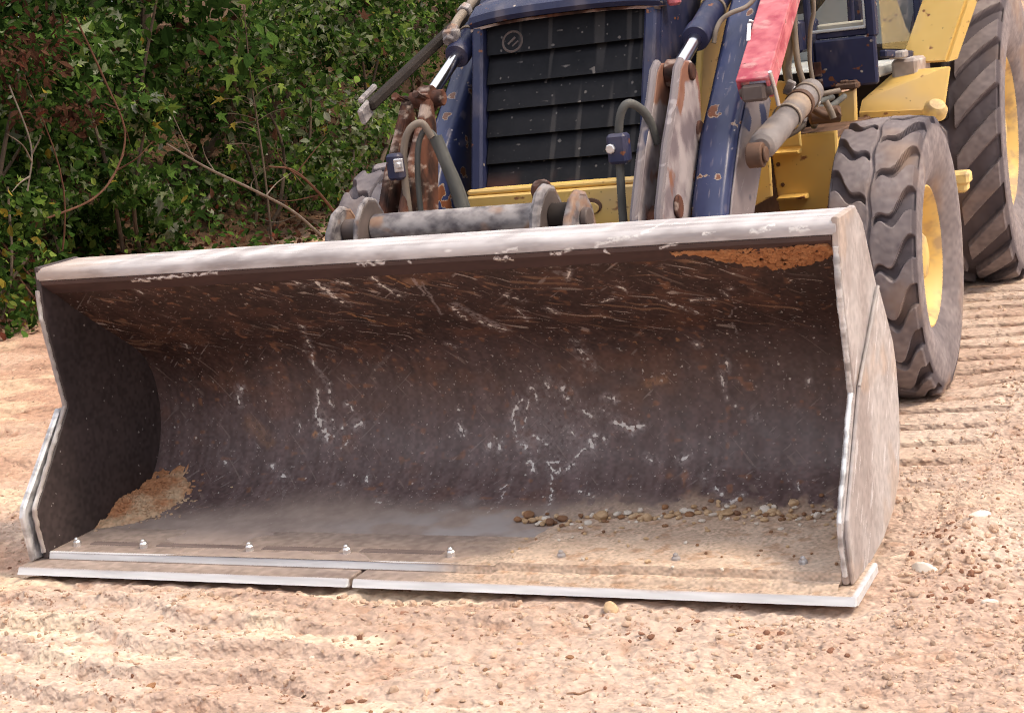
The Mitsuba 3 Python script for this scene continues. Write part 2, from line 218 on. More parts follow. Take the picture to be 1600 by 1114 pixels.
def steel_fn(p, n, uv):
    a = fbm(p.x * 5, p.y * 5, p.z * 5, 4); b = noise(p.x * 60, p.y * 60, p.z * 60); k = noise(p.x * 90, p.y * 14, p.z * 14)
    col = mix((0.27, 0.24, 0.235), (0.42, 0.39, 0.385), a)
    col = mix(col, (0.40, 0.29, 0.23), smoothstep(.55, .72, fbm(p.x * 3 + 5, p.y * 3, p.z * 4, 3)) * .7)
    return mix(col, (0.68, 0.68, 0.69), smoothstep(.72, .9, k) * .5) * (.85 + .3 * b)
bs('dusty_steel', steel_fn, 0.62, spec=.5)
SMEARS = [(-.817, .7905, -.686, .797, .0042), (-.686, .797, -.529, .801, .005), (-.098, .802, -.019, .802, .005), (.055, .800, .06, .800, .006), (.296, .795, .339, .794, .006), (.30, .812, .36, .816, .004), (.451, .798, .499, .808, .006), (.56, .812, .653, .833, .006), (.587, .797, .592, .793, .005), (.60, .826, .70, .836, .004), (.722, .803, .77, .808, .004), (.83, .828, .86, .828, .004), (.95, .826, 1.0, .830, .005), (1.04, .822, 1.08, .826, .006)]
def smears(p):
    wx = p.x + (noise(p.x * 70, p.z * 70, 3.0) - .5) * .012; wz = p.z + (noise(p.x * 80, p.z * 80, 7.0) - .5) * .010; m = mi.Float(0)
    for x0, z0, x1, z1, w in SMEARS:
        ex, ez = x1 - x0, z1 - z0; q = dr.clip(((wx - x0) * ex + (wz - z0) * ez) / (ex * ex + ez * ez), 0, 1)
        m = dr.maximum(m, smoothstep(w * 1.3, w * .4, dr.sqrt(dr.square(wx - x0 - q * ex) + dr.square(wz - z0 - q * ez))))
    return m * smoothstep(.30, .60, noise(p.x * 90, p.y * 160, p.z * 160) * .6 + .4 * noise(p.x * 260, p.y * 260, p.z * 260))
def lipsteel_fn(p, n, uv):
    a = fbm(p.x * 4, p.y * 30, p.z * 30, 4); b = noise(p.x * 30, p.y * 90, p.z * 90)
    col = mix((0.29, 0.262, 0.266), (0.53, 0.505, 0.515), smoothstep(.3, .7, a * .6 + .4 * fbm(p.x * 16, p.z * 40, 1.0, 3)))
    col = mix(col, (0.86, 0.85, 0.85), smoothstep(.70, .86, noise(p.x * 11, p.y * 40, p.z * 40) * .6 + b * .4) * .9)
    col = mix(col, (0.74, 0.73, 0.72), smears(p) * .9)
    return mix(col, (0.40, 0.30, 0.24), smoothstep(-.80, -1.05, p.x + (a - .5) * .4) * .55)
bs('lip_steel', lipsteel_fn, 0.5, spec=.6)
bs('worn_edge', lambda p, n, uv: mix((0.30, 0.29, 0.30), (0.68, 0.69, 0.72), smoothstep(.25, .7, fbm(p.x * 7, p.y * 40, p.z * 40, 4))), 0.4, 0.4)
def cutedge_fn(p, n, uv):
    a = fbm(p.x * 7, p.y * 60, p.z * 60, 3); b = fbm(p.x * 5, p.y * 12, 4.0, 4); f = noise(p.x * 70, p.y * 70, 2.0)
    dirt = mix((0.22, 0.17, 0.155), (0.45, 0.355, 0.30), b) * (.8 + .4 * f)
    dirt = mix(dirt, sand_col(p), smoothstep(.0, .26, p.x + (b - .5) * .5 - p.y * .3) * smoothstep(.2, .5, f + .25))
    edge = smoothstep(.016, .008, p.y + (b - .5) * .01) + smoothstep(.038, .040, p.z) * smoothstep(.094, .091, p.y) * smoothstep(.2, .02, p.x) + smoothstep(1.165, 1.175, p.x)
    return mix(dirt, mix((0.42, 0.42, 0.44), (0.76, 0.77, 0.80), a), dr.clip(edge, 0, 1))
bs('cutting_edge', cutedge_fn, 0.5, 0.1)
def plateside_fn(p, n, uv):
    a = fbm(p.y * 7, p.z * 5, 2.0, 4); b = noise(p.y * 80, p.z * 80, 1.0); k = noise(p.y * 9 + p.z * 7, p.z * 55 - p.y * 60, 3.0)
    col = mix((0.31, 0.27, 0.265), (0.43, 0.40, 0.40), smoothstep(.25, .75, a))
    col = mix(col, (0.44, 0.30, 0.20), smoothstep(.55, .75, fbm(p.y * 9 + 7, p.z * 9, 4.0, 3)) * .35)
    col = mix(col, (0.80, 0.80, 0.84), smoothstep(.80, .94, k) * .35)
    return col * (.85 + .3 * b)
bs('side_plate_paint', plateside_fn, 0.6, spec=.45)
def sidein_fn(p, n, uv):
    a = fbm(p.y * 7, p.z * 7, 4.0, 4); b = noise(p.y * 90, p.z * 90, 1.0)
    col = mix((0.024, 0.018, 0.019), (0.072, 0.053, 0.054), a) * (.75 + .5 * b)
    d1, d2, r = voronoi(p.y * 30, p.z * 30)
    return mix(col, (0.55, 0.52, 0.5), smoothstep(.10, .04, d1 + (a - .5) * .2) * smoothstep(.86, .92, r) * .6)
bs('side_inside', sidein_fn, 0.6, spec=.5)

def navy_fn(p, n, uv):
    a = fbm(p.x * 8, p.y * 8, p.z * 8, 4); b = noise(p.x * 45, p.y * 45, p.z * 45); c = fbm(p.x * 34 + 3, p.y * 34, p.z * 34, 4)
    col = mix((0.011, 0.014, 0.042), (0.028, 0.035, 0.095), a)
    col = mix(col, (0.22, 0.185, 0.19), smoothstep(.5, .8, fbm(p.x * 14 + 2, p.y * 14, p.z * 5, 4)) * .30)     # dust film
    col = mix(col, (0.17, 0.062, 0.03), smoothstep(.73, .78, c))                                              # chips down to rust
    return mix(col, (0.50, 0.44, 0.38), smoothstep(.88, .96, b) * smoothstep(.5, .62, c) * .8)
bs('navy_paint', navy_fn, 0.45, spec=.35)
def armnavy_fn(p, n, uv):
    a = fbm(p.x * 8, p.y * 8, p.z * 8, 4); c = fbm(p.x * 22 + 3, p.y * 22, p.z * 22, 4); b = noise(p.x * 60, p.y * 60, p.z * 60); k = noise(p.x * 160, p.y * 22, p.z * 22)
    col = mix((0.018, 0.024, 0.070), (0.050, 0.065, 0.160), a)
    col = mix(col, (0.24, 0.21, 0.24), smoothstep(.70, .95, k) * .45)
    edge = .07 * smoothstep(.545, .515, p.x) * smoothstep(1.0, .80, p.z)
    col = mix(col, (0.42, 0.33, 0.26), smoothstep(.68, .71, c + edge * 1.6))
    col = mix(col, (0.17, 0.065, 0.035), smoothstep(.70, .735, c + edge * 1.6))
    return mix(col, (0.50, 0.46, 0.44), smoothstep(.86, .94, b) * smoothstep(.47, .58, fbm(p.x * 7, p.y * 7, p.z * 7 + 2, 3)) * .8)
bs('arm_navy', armnavy_fn, 0.38, spec=.45)
def armside_fn(p, n, uv):
    a = fbm(p.x * 5, p.y * 5, p.z * 5, 4); k = noise(p.y * 20 + p.z * 20, p.z * 90 - p.y * 60, p.x * 20)
    col = mix((0.135, 0.115, 0.125), (0.25, 0.215, 0.225), a)
    col = mix(col, (0.42, 0.38, 0.40), smoothstep(.75, .92, k) * .5)
    return mix(col, (0.035, 0.042, 0.09), smoothstep(.60, .66, fbm(p.x * 9 + 2, p.y * 9, p.z * 9, 3)))
bs('scuffed_navy', armside_fn, 0.55, spec=.4)
def yellow_fn(p, n, uv):
    a = fbm(p.x * 6, p.y * 6, p.z * 6, 4); b = noise(p.x * 75, p.y * 75, p.z * 75); c = fbm(p.x * 23, p.y * 23, p.z * 23, 3)
    col = mix((0.58, 0.37, 0.085), (0.70, 0.49, 0.17), a)
    col = mix(col, (0.50, 0.38, 0.25), smoothstep(.5, .75, fbm(p.x * 3 + 4, p.y * 3, p.z * 5, 3)) * .55)
    col = mix(col, (0.24, 0.10, 0.045), smoothstep(.70, .77, c))
    return mix(col, (0.10, 0.06, 0.04), smoothstep(.90, .97, b) * .6)
bs('yellow_paint', yellow_fn, 0.48, spec=.5)
bs('rim_yellow', lambda p, n, uv: mix(mix((0.66, 0.44, 0.11), (0.78, 0.60, 0.26), fbm(p.x * 7, p.y * 7, p.z * 7, 4)), (0.36, 0.25, 0.16), smoothstep(.42, .75, fbm(p.x * 17, p.y * 17, p.z * 17, 4)) * .75), 0.55)
bs('red_paint', lambda p, n, uv: mix(mix(mix((0.36, 0.040, 0.07), (0.56, 0.155, 0.18), smoothstep(.25, .75, fbm(p.x * 24, p.y * 24, p.z * 24, 4))), (0.62, 0.45, 0.42), smoothstep(.56, .80, fbm(p.x * 22 + 9, p.y * 40, p.z * 30, 4)) * .45), (0.13, 0.05, 0.045), smoothstep(.72, .80, fbm(p.x * 40, p.y * 40, p.z * 40, 3)) * .8), 0.5)
bs('rust', lambda p, n, uv: mix(mix((0.026, 0.015, 0.014), (0.15, 0.060, 0.038), smoothstep(.25, .75, fbm(p.x * 22, p.y * 22, p.z * 12, 4))), (0.46, 0.37, 0.33), smoothstep(.55, .75, fbm(p.x * 16 + 4, p.y * 16, p.z * 30, 4)) * .7), 0.8, spec=.3)
bs('crank_face', lambda p, n, uv: mix(mix((0.16, 0.13, 0.145), (0.38, 0.335, 0.34), smoothstep(.25, .75, fbm(p.x * 18, p.y * 18, p.z * 12, 4))), (0.21, 0.085, 0.045), smoothstep(.62, .74, fbm(p.x * 14, p.y * 14, p.z * 9 + 3, 4) + .40 * smoothstep(1.02, 1.18, p.z)) * .85), 0.6, spec=.4)
bs('chrome', (0.80, 0.81, 0.84), 0.14, 1.0)
bs('dark_iron', lambda p, n, uv: mix((0.045, 0.036, 0.036), (0.15, 0.115, 0.105), fbm(p.x * 15, p.y * 15, p.z * 15, 4)), 0.65, spec=.4)
bs('dark_brown', lambda p, n, uv: mix((0.11, 0.08, 0.075), (0.26, 0.20, 0.18), fbm(p.x * 9, p.y * 40, p.z * 9, 4)), 0.6, spec=.4)
bs('tube_steel', lambda p, n, uv: mix(mix((0.075, 0.065, 0.075), (0.36, 0.33, 0.33), smoothstep(.25, .75, fbm(p.x * 22, p.y * 26, p.z * 26, 4))), (0.31, 0.17, 0.10), smoothstep(.58, .72, fbm(p.x * 15, p.y * 15, p.z * 15, 3)) * .7), 0.6, spec=.4)
bs('grille_black', lambda p, n, uv: mix((0.004, 0.005, 0.008), (0.014, 0.014, 0.018), fbm(p.x * 20, p.y * 20, p.z * 9, 4)) + C3(.22, .20, .19) * (smoothstep(.83, .95, noise(p.x * 70, p.y * 60, p.z * 70)) * .5 + smoothstep(.70, .9, noise(p.x * 55, 1.0, p.z * 3)) * .12)
   + C3(.10, .035, .02) * smoothstep(.92, .80, p.z) * smoothstep(.45, .65, fbm(p.x * 9, p.y * 9, p.z * 9, 3)), 0.6, spec=.15)
bs('hose_grey', lambda p, n, uv: mix((0.035, 0.036, 0.036), (0.13, 0.13, 0.122), fbm(p.x * 25, p.y * 25, p.z * 12, 3)), 0.6)
bs('hose_beige', lambda p, n, uv: mix((0.10, 0.078, 0.062), (0.33, 0.27, 0.22), fbm(p.x * 25, p.y * 25, p.z * 12, 3)), 0.6)
bs('cylinder_grey', lambda p, n, uv: mix(mix((0.11, 0.095, 0.095), (0.30, 0.27, 0.265), fbm(p.x * 16, p.y * 12, p.z * 12, 4)), (0.44, 0.32, 0.22), smoothstep(.55, .75, fbm(p.x * 7, p.y * 7, p.z * 7 + 5, 3)) * .7), 0.55)
bs('bright_metal', (0.72, 0.72, 0.74), 0.3, 0.8)
bs('black_void', lambda p, n, uv: mix((0.010, 0.009, 0.010), (0.05, 0.038, 0.032), fbm(p.x * 12, p.y * 12, p.z * 12, 3)), 0.8, spec=.2)
bs('interior_pale', (0.52, 0.55, 0.56), 0.7)
bs('interior_cream', (0.62, 0.60, 0.50), 0.7)
bs('grease_brown', lambda p, n, uv: mix((0.05, 0.028, 0.02), (0.17, 0.09, 0.055), fbm(p.x * 20, p.y * 20, p.z * 20, 4)), 0.7)
scene['pane_glass'] = {'type': 'thindielectric', 'int_ior': 1.5}
def rubber(name, cx, cy, cz, R, depth):
    def fn(p, n, uv):
        r = dr.sqrt(dr.square(p.y - cy) + dr.square(p.z - cz))
        a = fbm(p.x * 9, p.y * 9, p.z * 9, 4); b = noise(p.x * 60, p.y * 60, p.z * 60)
        col = mix((0.058, 0.049, 0.060), (0.105, 0.089, 0.103), a)
        top = (.12 + .88 * smoothstep(R - depth * .75, R - depth * .25, r)) + smoothstep(R * .93, R * .88, r)      # scuffed raised rubber and sidewalls hold dry dust
        col = mix(col, mix((0.20, 0.170, 0.180), (0.32, 0.280, 0.280), b), dr.clip(top, 0, 1) * (.62 + .9 * (a - .4)))
        return mix(col, (0.36, 0.245, 0.175), smoothstep(.55, .8, fbm(p.x * 5, p.y * 5, p.z * 5 + 4, 3)) * .55)
    bs(name, fn, 0.8, bump=lambda p, n, uv: fbm(p.x * 90, p.y * 90, p.z * 90, 3), bscale=0.002, spec=.3)
def leaf(name, tone):
    scene[name] = {'type': 'principledthin', 'base_color': {'type': 'mesh_attribute', 'name': 'vertex_color'}, 'roughness': 0.38, 'diff_trans': 0.7, 'eta': 1.5}
leaf('leaf', None)
bs('crumb', {'type': 'mesh_attribute', 'name': 'vertex_color'}, 0.95, spec=.1) if False else scene.update(crumb={'type': 'twosided', 'bsdf': {'type': 'principled', 'base_color': {'type': 'mesh_attribute', 'name': 'vertex_color'}, 'roughness': .95, 'specular': .1}})
bs('dead_leaf', (lambda p, n, uv: mix((0.10, 0.045, 0.030), (0.24, 0.12, 0.07), noise(p.x * 15, p.y * 15, p.z * 15))), 0.8, spec=.2)
bs('bark', lambda p, n, uv: mix((0.06, 0.045, 0.035), (0.17, 0.13, 0.10), fbm(p.x * 30, p.y * 30, p.z * 8, 3)), 0.9, spec=.2)
bs('dry_wood', lambda p, n, uv: mix((0.10, 0.078, 0.06), (0.26, 0.22, 0.19), fbm(p.x * 20, p.y * 20, p.z * 20, 3)), 0.85, spec=.2)
bs('brown_twig', lambda p, n, uv: mix((0.07, 0.034, 0.024), (0.17, 0.085, 0.055), fbm(p.x * 20, p.y * 20, p.z * 20, 3)), 0.85, spec=.2)
bs('root', lambda p, n, uv: mix((0.20, 0.11, 0.07), (0.36, 0.23, 0.16), noise(p.x * 40, p.y * 40, p.z * 40)), 0.9, spec=.1)
bs('litter', lambda p, n, uv: mix((0.045, 0.030, 0.020), (0.15, 0.09, 0.055), fbm(p.x * 12, p.y * 12, p.z * 12, 4)), 0.95, spec=.1)
# ---------------------------------------------------------------- the backhoe loader (x = across the machine, y = towards its rear, z = up)
M = 'backhoe_loader'
lab(M, 'dusty navy and yellow backhoe loader resting its wide rusty front bucket on the soil', 'backhoe loader')

# --- bucket
B = M + '__bucket'
HW = 1.15
PTS = [(.085, .056), (.20, .056), (.34, .058), (.44, .066), (.53, .088), (.605, .140), (.655, .215), (.680, .300), (.682, .390), (.664, .460), (.622, .520), (.545, .578), (.40, .680), (.256, .790)]
PR = catmull(PTS, 12)
PS = np.r_[0, np.cumsum(np.linalg.norm(np.diff(PR, axis=0), axis=1))]
xs = np.linspace(-HW + .018, HW - .018, 140)
G = np.stack([np.repeat(xs[:, None], len(PR), 1), np.repeat(PR[None, :, 0], len(xs), 0), np.repeat(PR[None, :, 1], len(xs), 0)], -1)
dent = (meshkit.fbm(np.stack([G[..., 0] * 3, np.repeat(PS[None] * 4, len(xs), 0), G[..., 0] * 0], -1), 3, 5) - .5) * .012
tg = np.gradient(PR, axis=0); tg /= np.linalg.norm(tg, axis=1, keepdims=True); nr = np.stack([-tg[:, 1], tg[:, 0]], 1)   # towards the inside
G[..., 1] += dent * nr[None, :, 0]; G[..., 2] += dent * nr[None, :, 1]
uv = np.stack([G[..., 0], np.repeat(PS[None], len(xs), 0)], -1).reshape(-1, 2)
inner = grid(G)
if np.dot(inner.face_normals[len(inner.faces) // 2], [0, -1, 0]) < 0: inner.invert()
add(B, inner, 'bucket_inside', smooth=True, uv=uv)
lab(B, 'wide loader bucket, rusty and scraped inside')
out = np.array([q + n_ * -.014 for q, n_ in zip(PR, nr)])
back = np.vstack([out, [(.36, .815), (.42, .838)]])
add(B + '__back_plate', grid(np.stack([np.column_stack([np.full(len(back), x), back]) for x in (-HW + .018, HW - .018)])), 'dusty_steel', smooth=40)
lip = [(.2415, .808), (.2405, .818), (.2415, .829), (.2455, .836), (.2525, .8405), (.262, .842), (.42, .844), (.425, .836), (.36, .818), (.275, .808), (.262, .805), (.246, .805)]
add(B + '__top_lip', plate(lip, -HW + .004, HW - .004, .004), 'lip_steel', smooth=30)
under = [(.241, .8055), (.2425, .7945), (.2530, .7875), (.285, .763), (.291, .769), (.264, .803)]
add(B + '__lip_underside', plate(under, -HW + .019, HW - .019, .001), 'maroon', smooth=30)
side = [(.244, .846), (.232, .70), (.266, .434), (.068, .187), (.078, .040), (.40, .036), (.545, .070), (.628, .120), (.676, .205), (.698, .30), (.700, .40), (.682, .47), (.640, .535), (.575, .64), (.485, .80), (.42, .848)]
for s in (-1, 1):
    a, b = (HW - .018, HW) if s > 0 else (-HW, -HW + .018)
    k = add(B + '__side_plate', plate(side, a, b, .004), 'side_plate_paint' if s > 0 else 'side_inside', smooth=20)
    lab(k, 'dusty pinkish grey side plate' if s > 0 else 'dark inner face of the far side plate')
cutter_r = [(.560, .630), (.285, .446), (.266, .420), (.074, .192), (.066, .15), (.080, .040), (.24, .030), (.40, .037), (.54, .068), (.622, .118), (.670, .205), (.692, .30), (.694, .40), (.676, .468), (.634, .53)]
add(B + '__side_cutter', plate(cutter_r, HW + .0005, HW + .010, .003), 'side_plate_paint', smooth=20)
cutter_l = [(.300, .425), (.262, .430), (.052, .200), (.040, .17), (.052, .042), (.16, .034), (.30, .20)]
k = add(B + '__side_cutter', plate(cutter_l, -HW - .031, -HW - .010, .005), 'worn_edge', smooth=20); lab(k, 'worn bright side cutter')
add(B + '__spacer', plate([(.29, .40), (.20, .33), (.13, .2), (.14, .06), (.2, .06), (.28, .25)], -HW - .0095, -HW - .0005, .001), 'dark_iron')
# weld bead along the front edges of the side plates
for s in (-1, 1):
    e = np.array([(s * (HW - .009), y - .002, z) for y, z in ((.236, .78), (.231, .70), (.2655, .437), (.067, .187), (.076, .06))])
    add(B + '__edge_weld', wobble(tube(catmull(e, 1) if False else np.vstack([np.linspace(a_, b_, 24) for a_, b_ in zip(e[:-1], e[1:])]), .0068, 8, False), .0022, 60), 'worn_edge' if s > 0 else 'dusty_steel', smooth=40)
add(B + '__weld_seam', wobble(tube([(HW + .007, .563 - .277 * t_, .628 - .182 * t_) for t_ in np.linspace(0, 1, 20)], .0045, 8, False), .0015, 50), 'dusty_steel', smooth=40)
# cutting edge in two lengths, with the open joint between them
ce = [(0, .018), (.012, .036), (.235, .037), (.24, .012), (.02, .010)]
k = add(B + '__cutting_edge', plate([(y, z) for y, z in ce], -1.185, -.112, .003), 'cutting_edge', smooth=20)
add(B + '__cutting_edge', plate(ce, -.100, 1.180, .003), 'cutting_edge', smooth=20)
add(B + '__floor_plate', plate([(.080, .0372), (.0865, .0560), (.092, .0578), (.30, .058), (.30, .0372)], -HW + .0185, HW - .0185, .001), 'cutting_edge', smooth=20)
for x in (-.842, -.49, -.187, .12, .425, .722, 1.03, -1.075):
    h = lathe([(0, .020), (.007, .020), (.011, .016), (.012, 0)], (x, .142, .055), (0.05, -.1, 1), 6)
    add(B + '__bolt', cat([h, cyl((x, .142, .06), (x, .14, .082), .0065, 10)]), 'bright_metal' if x < .4 else 'dusty_steel', smooth=30)
# dark brown bars between the bolts on the floor
for x0, x1 in ((-1.04, -.87), (-.81, -.52), (-.46, -.22), (-.155, .085)):
    add(B + '__floor_bar', plate([(.150, .055), (.152, .060), (.176, .060), (.178, .055)], x0, x1, .001), 'dark_brown', smooth=20)
# hinge ears, coupler tube and its fittings behind the top lip
for x, w, hh, mat in ((-.398, .022, -.012, 'tube_steel'), (-.306, .014, .012, 'dark_iron'), (.246, .030, .004, 'dark_iron'), (.338, .024, -.016, 'tube_steel')):
    ear = [(.600, .62), (.590, .76), (.622, .85 + hh), (.662, .893 + hh), (.700, .908 + hh), (.740, .90 + hh), (.775, .86 + hh), (.795, .78), (.77, .60), (.74, .45), (.705, .45)]
    add(B + '__hinge_ear', plate(ear, x - w / 2, x + w / 2, .005), mat, smooth=25)
    e = np.array([(x, y - .001, z + .001) for y, z in ear[1:8]])
    add(B + '__ear_lit_rim', tube(e, w * .52, 8, False), 'tube_steel', smooth=40)  # tube added for the lit plate edge, its light put into the colour
add(B + '__coupler_tube', cyl((-.298, .715, .834), (.230, .715, .834), .042, 32), 'tube_steel', smooth=40)
add(B + '__pin_boss', cyl((.3515, .700, .825), (.370, .700, .825), .030), 'dark_iron', smooth=40)
add(B + '__pin_boss', cyl((-.3865, .70, .835), (-.314, .70, .835), .034), 'dark_iron', smooth=40)
add(B + '__pin_boss', cyl((.262, .70, .835), (.325, .70, .835), .038), 'black_void', smooth=40)
dome = lathe([(0, .036), (.014, .034), (.026, .024), (.031, .008), (.031, 0)], (.200, .79, .895), (-.1, 0, 1), 24)
add(B + '__grease_cap', cat([dome, cyl((.2, .79, .80), (.2, .79, .896), .029)]), 'rust', smooth=40)

# --- loader arms
arm_top = [(.93, .34), (1.02, .62), (1.12, .80), (1.26, .985), (1.40, 1.10), (1.66, 1.335), (2.05, 1.62), (2.60, 1.70)]
arm_bot = [(2.62, 1.52), (2.20, 1.46), (1.92, 1.22), (1.66, 1.02), (1.52, .87), (1.32, .66), (1.16, .34)]
for s, x0, x1, ay in ((1, .512, .622, 0), (-1, -.505, -.405, .17)):
    A = M + '__loader_arm'
    k = add(A, plate([(y + ay, z) for y, z in arm_top + arm_bot], x0, x1, .020), 'arm_navy', smooth=50)
    if s > 0:
        lab(k, 'scuffed navy loader arm with rust chips')
        pl = [(y + .03, z - .0) for y, z in arm_top[1:6]] + [(1.70, 1.16), (1.56, 1.00), (1.46, .86), (1.28, .66)]
        pk = add(k + '__side_plate', plate([(1.06, .64), (1.16, .80), (1.295, .965), (1.42, 1.075), (1.56, 1.10), (1.66, 1.04), (1.50, .86), (1.31, .67)], x1 + .0005, x1 + .008, .003), 'scuffed_navy', smooth=25)
    for (y, z, r) in ((1.22, .86, .022), (1.50, 1.10, .016)):
        add(k + '__pin', cyl((x0 - .012, y + ay, z), (x0 - .0005, y + ay, z), r), 'rust', smooth=40)
# rusty pivot on the arm's inner edge
add(M + '__arm_pivot', cat([cyl((.482, 1.30, .985), (.5115, 1.30, .985), .035), cyl((.476, 1.30, .985), (.482, 1.30, .985), .024)]), 'rust', smooth=40)
add(M + '__cross_tube', cyl((-.4545, 1.30, .62), (.5115, 1.30, .62), .06), 'navy_paint', smooth=40)

# --- tilt linkage: crank plates, rods and cylinders, one set on each side
for s, xa, xb, dy in ((1, .420, .492, 0), (-1, -.418, -.346, .03)):
    cr = [(1.185, 1.178), (1.225, 1.200), (1.29, 1.197), (1.335, 1.165), (1.345, 1.10), (1.325, .98), (1.275, .80), (1.20, .60), (1.08, .42), (.90, .42), (.86, .60), (.905, .80), (1.02, .975), (1.13, 1.10)]
    if s < 0: cr = [(y if i in (0, 10, 11, 12, 13) or y < 1.1 else y - .125 * min(1, (1.4 - z) * 4) * (y > 1.2), z) for i, (y, z) in enumerate(cr)]
    cr = [(y + dy, z + (.0 if s > 0 else -.012)) for y, z in cr]
    for x in (xa, xb):
        k = add(M + '__crank_plate', plate(cr, x - .013, x + .013, .005), 'crank_face' if s > 0 else 'rust', smooth=25)
        lab(k, 'grey scuffed crank plate' if s > 0 else 'rusty brown crank plate')
        add(k + '__edge_rim', tube([(x, y - .002, z + .001) for y, z in cr[-4:] + cr[:2]], .0125, 8, False), 'rust' if s < 0 else 'scuffed_navy', smooth=40)
    xm = (xa + xb) / 2
    y0, z0 = 1.27 + dy, 1.165
    add(M + '__crank_pin', cyl((xa - .022, y0, z0), (xb + .022, y0, z0), .026), 'rust', smooth=40)
    add(M + '__crank_bush', cat([cyl((xa + .0135, 1.02 + dy, .74), (xb - .0135, 1.02 + dy, .74), .07), cyl((xb + .0135, 1.03 + dy, .80), (xb + .022, 1.03 + dy, .80), .035)]), 'rust', smooth=40)
    d = np.array([0, .60, .24]); d /= np.linalg.norm(d); p0 = np.array([xm, y0, z0])
    if s < 0: d = np.array([0, .62, .30]); d /= np.linalg.norm(d)
    add(M + '__rod_eye', cat([cyl((xa + .0135, y0, z0), (xb - .0135, y0, z0), .042)]), 'rust', smooth=40)
    add(M + '__cylinder_rod', cyl(p0 + d * .03, p0 + d * .40, .021), 'chrome', smooth=40)
    c = M + '__tilt_cylinder'
    c = add(c, lathe([(0, 0), (.022, 0), (.040, .004), (.043, .012), (.043, .055), (.038, .06), (.038, .72), (.03, .74), (0, .74)], p0 + d * (.235 if s > 0 else .27), d, 28), 'navy_paint', smooth=35)
    for q in ((.34, .44) if s < 0 else (.40,)):
        add(c + '__clamp_band', lathe([(.0385, 0), (.042, .0), (.042, .014), (.0385, .014)], p0 + d * (q + .06), d, 28), 'hose_beige', smooth=35)
    # pipe that runs along the cylinder
    if s < 0:
        add(M + '__hydraulic_pipe', tube([p0 + d * .30 + [-.02, -.0, .062], p0 + d * .37 + [-.02, 0, .078], p0 + d * .5 + [-.02, 0, .072], p0 + d * .75 + [-.02, 0, .075], p0 + d * .9 + [-.02, 0, .09]], .0155), 'hose_beige', smooth=40)
        add(M + '__pipe_fitting', cat([cyl(p0 + d * .27 + [-.02, 0, .050], p0 + d * .33 + [-.02, 0, .070], .022, 6), rbox(p0 + d * .30 + [-.02, .0, .055], (.05, .05, .05), .008)]), 'tube_steel', smooth=30); add(M + '__pipe_fitting', cyl(p0 + d * .42 + [-.02, 0, .077], p0 + d * .455 + [-.02, 0, .077], .023, 6), 'tube_steel', smooth=30)
# levelling link beside the left cylinder, with its bracket
k = add(M + '__levelling_link', bar((-.505, 1.14, 1.165), (-.505, 2.08, 1.475), .034, .034, .008), 'black_void', smooth=25)
add(k + '__bracket', cat([rbox((-.512, 1.125, 1.150), (.018, .055, .075), .008, frame((0, .9, .4))), bar((-.530, 1.13, 1.185), (-.530, 1.24, 1.225), .018, .018, .005)]), 'tube_steel', smooth=25)

# --- hoses in front of the radiator
k = add(M + '__hydraulic_hose', tube([(-.335, 1.0, .72), (-.338, 1.0, .90), (-.330, 1.0, 1.02), (-.302, 1.0, 1.088), (-.262, 1.01, 1.105), (-.238, 1.02, 1.06)], .0115), 'hose_beige', smooth=40)
k = add(M + '__hydraulic_hose', tube([(-.308, 1.02, .72), (-.306, 1.02, .90), (-.290, 1.02, 1.03), (-.258, 1.02, 1.082), (-.224, 1.03, 1.05), (-.196, 1.04, .97), (-.172, 1.05, .88), (-.150, 1.06, .74)], .009), 'hose_grey', smooth=40)
k = add(M + '__hydraulic_hose', tube([(-.232, 1.03, 1.06), (-.212, 1.035, .99), (-.190, 1.04, .90), (-.165, 1.05, .74)], .0205), 'hose_grey', smooth=40); lab(k, 'thick grey green hose sleeve')
k = add(M + '__hose_clamp', cat([rbox((-.352, .985, .985), (.050, .045, .080), .008)]), 'navy_paint', smooth=25)
add(k + '__bolt', cat([rbox((-.330, .9585, .990), (.032, .006, .040), .003), cyl((-.328, .955, .99), (-.328, .945, .99), .011, 6)]), 'bright_metal', smooth=25)
k = add(M + '__hydraulic_hose', tube([(.350, 1.0, .60), (.350, 1.0, .78), (.357, 1.0, .93), (.366, 1.0, 1.04), (.386, 1.0, 1.095), (.408, 1.02, 1.10), (.432, 1.06, 1.06), (.44, 1.1, .98)], .0125), 'hose_grey', smooth=40)
k = add(M + '__hose_clamp', rbox((.364, .99, .982), (.058, .052, .085), .008), 'navy_paint', smooth=25)
add(k + '__bolt', cat([cyl((.350, .964, .985), (.350, .950, .985), .014, 8)]), 'bright_metal', smooth=25)

# --- hood, radiator grille and front bumper
def gp(x, t, dn=0.0):                       # a point on the leaning grille plane, t from its foot (0) to its top (1), dn in front of it
    x = x * (1 + .055 * t) - .006 * t
    return np.array([x, 1.40 + .20 * t - dn * .933, .845 + .52 * t - dn * .359])
GF = frame(gp(0, 1) - gp(0, 0))
k = M + '__radiator_grille'
add(k, hull([gp(x, t, dn) for x in (-.30, .30) for t in (-.02, 1.05) for dn in (-.055, -.035)]), 'grille_black', smooth=20)
lab(k, 'black slatted radiator grille with rust along its foot')
for i in range(5):
    t0 = .006 + i * .160
    if True:
        v = [gp(x, t, dn) for x in (-.262, .262) for t, dn in ((t0, .0), (t0 + .006, .004), (t0 + .115, -.014), (t0 + .160, -.034), (t0 + .02, -.034))]
        add(k + '__slat', hull(v), 'grille_black', smooth=20)
add(k + '__blank_panel', hull([gp(x, t, dn) for x in (-.262, .262) for t, dn in ((.825, .0), (.83, .003), (1.05, .003), (1.05, -.03), (.825, -.03))]), 'grille_black', smooth=20)
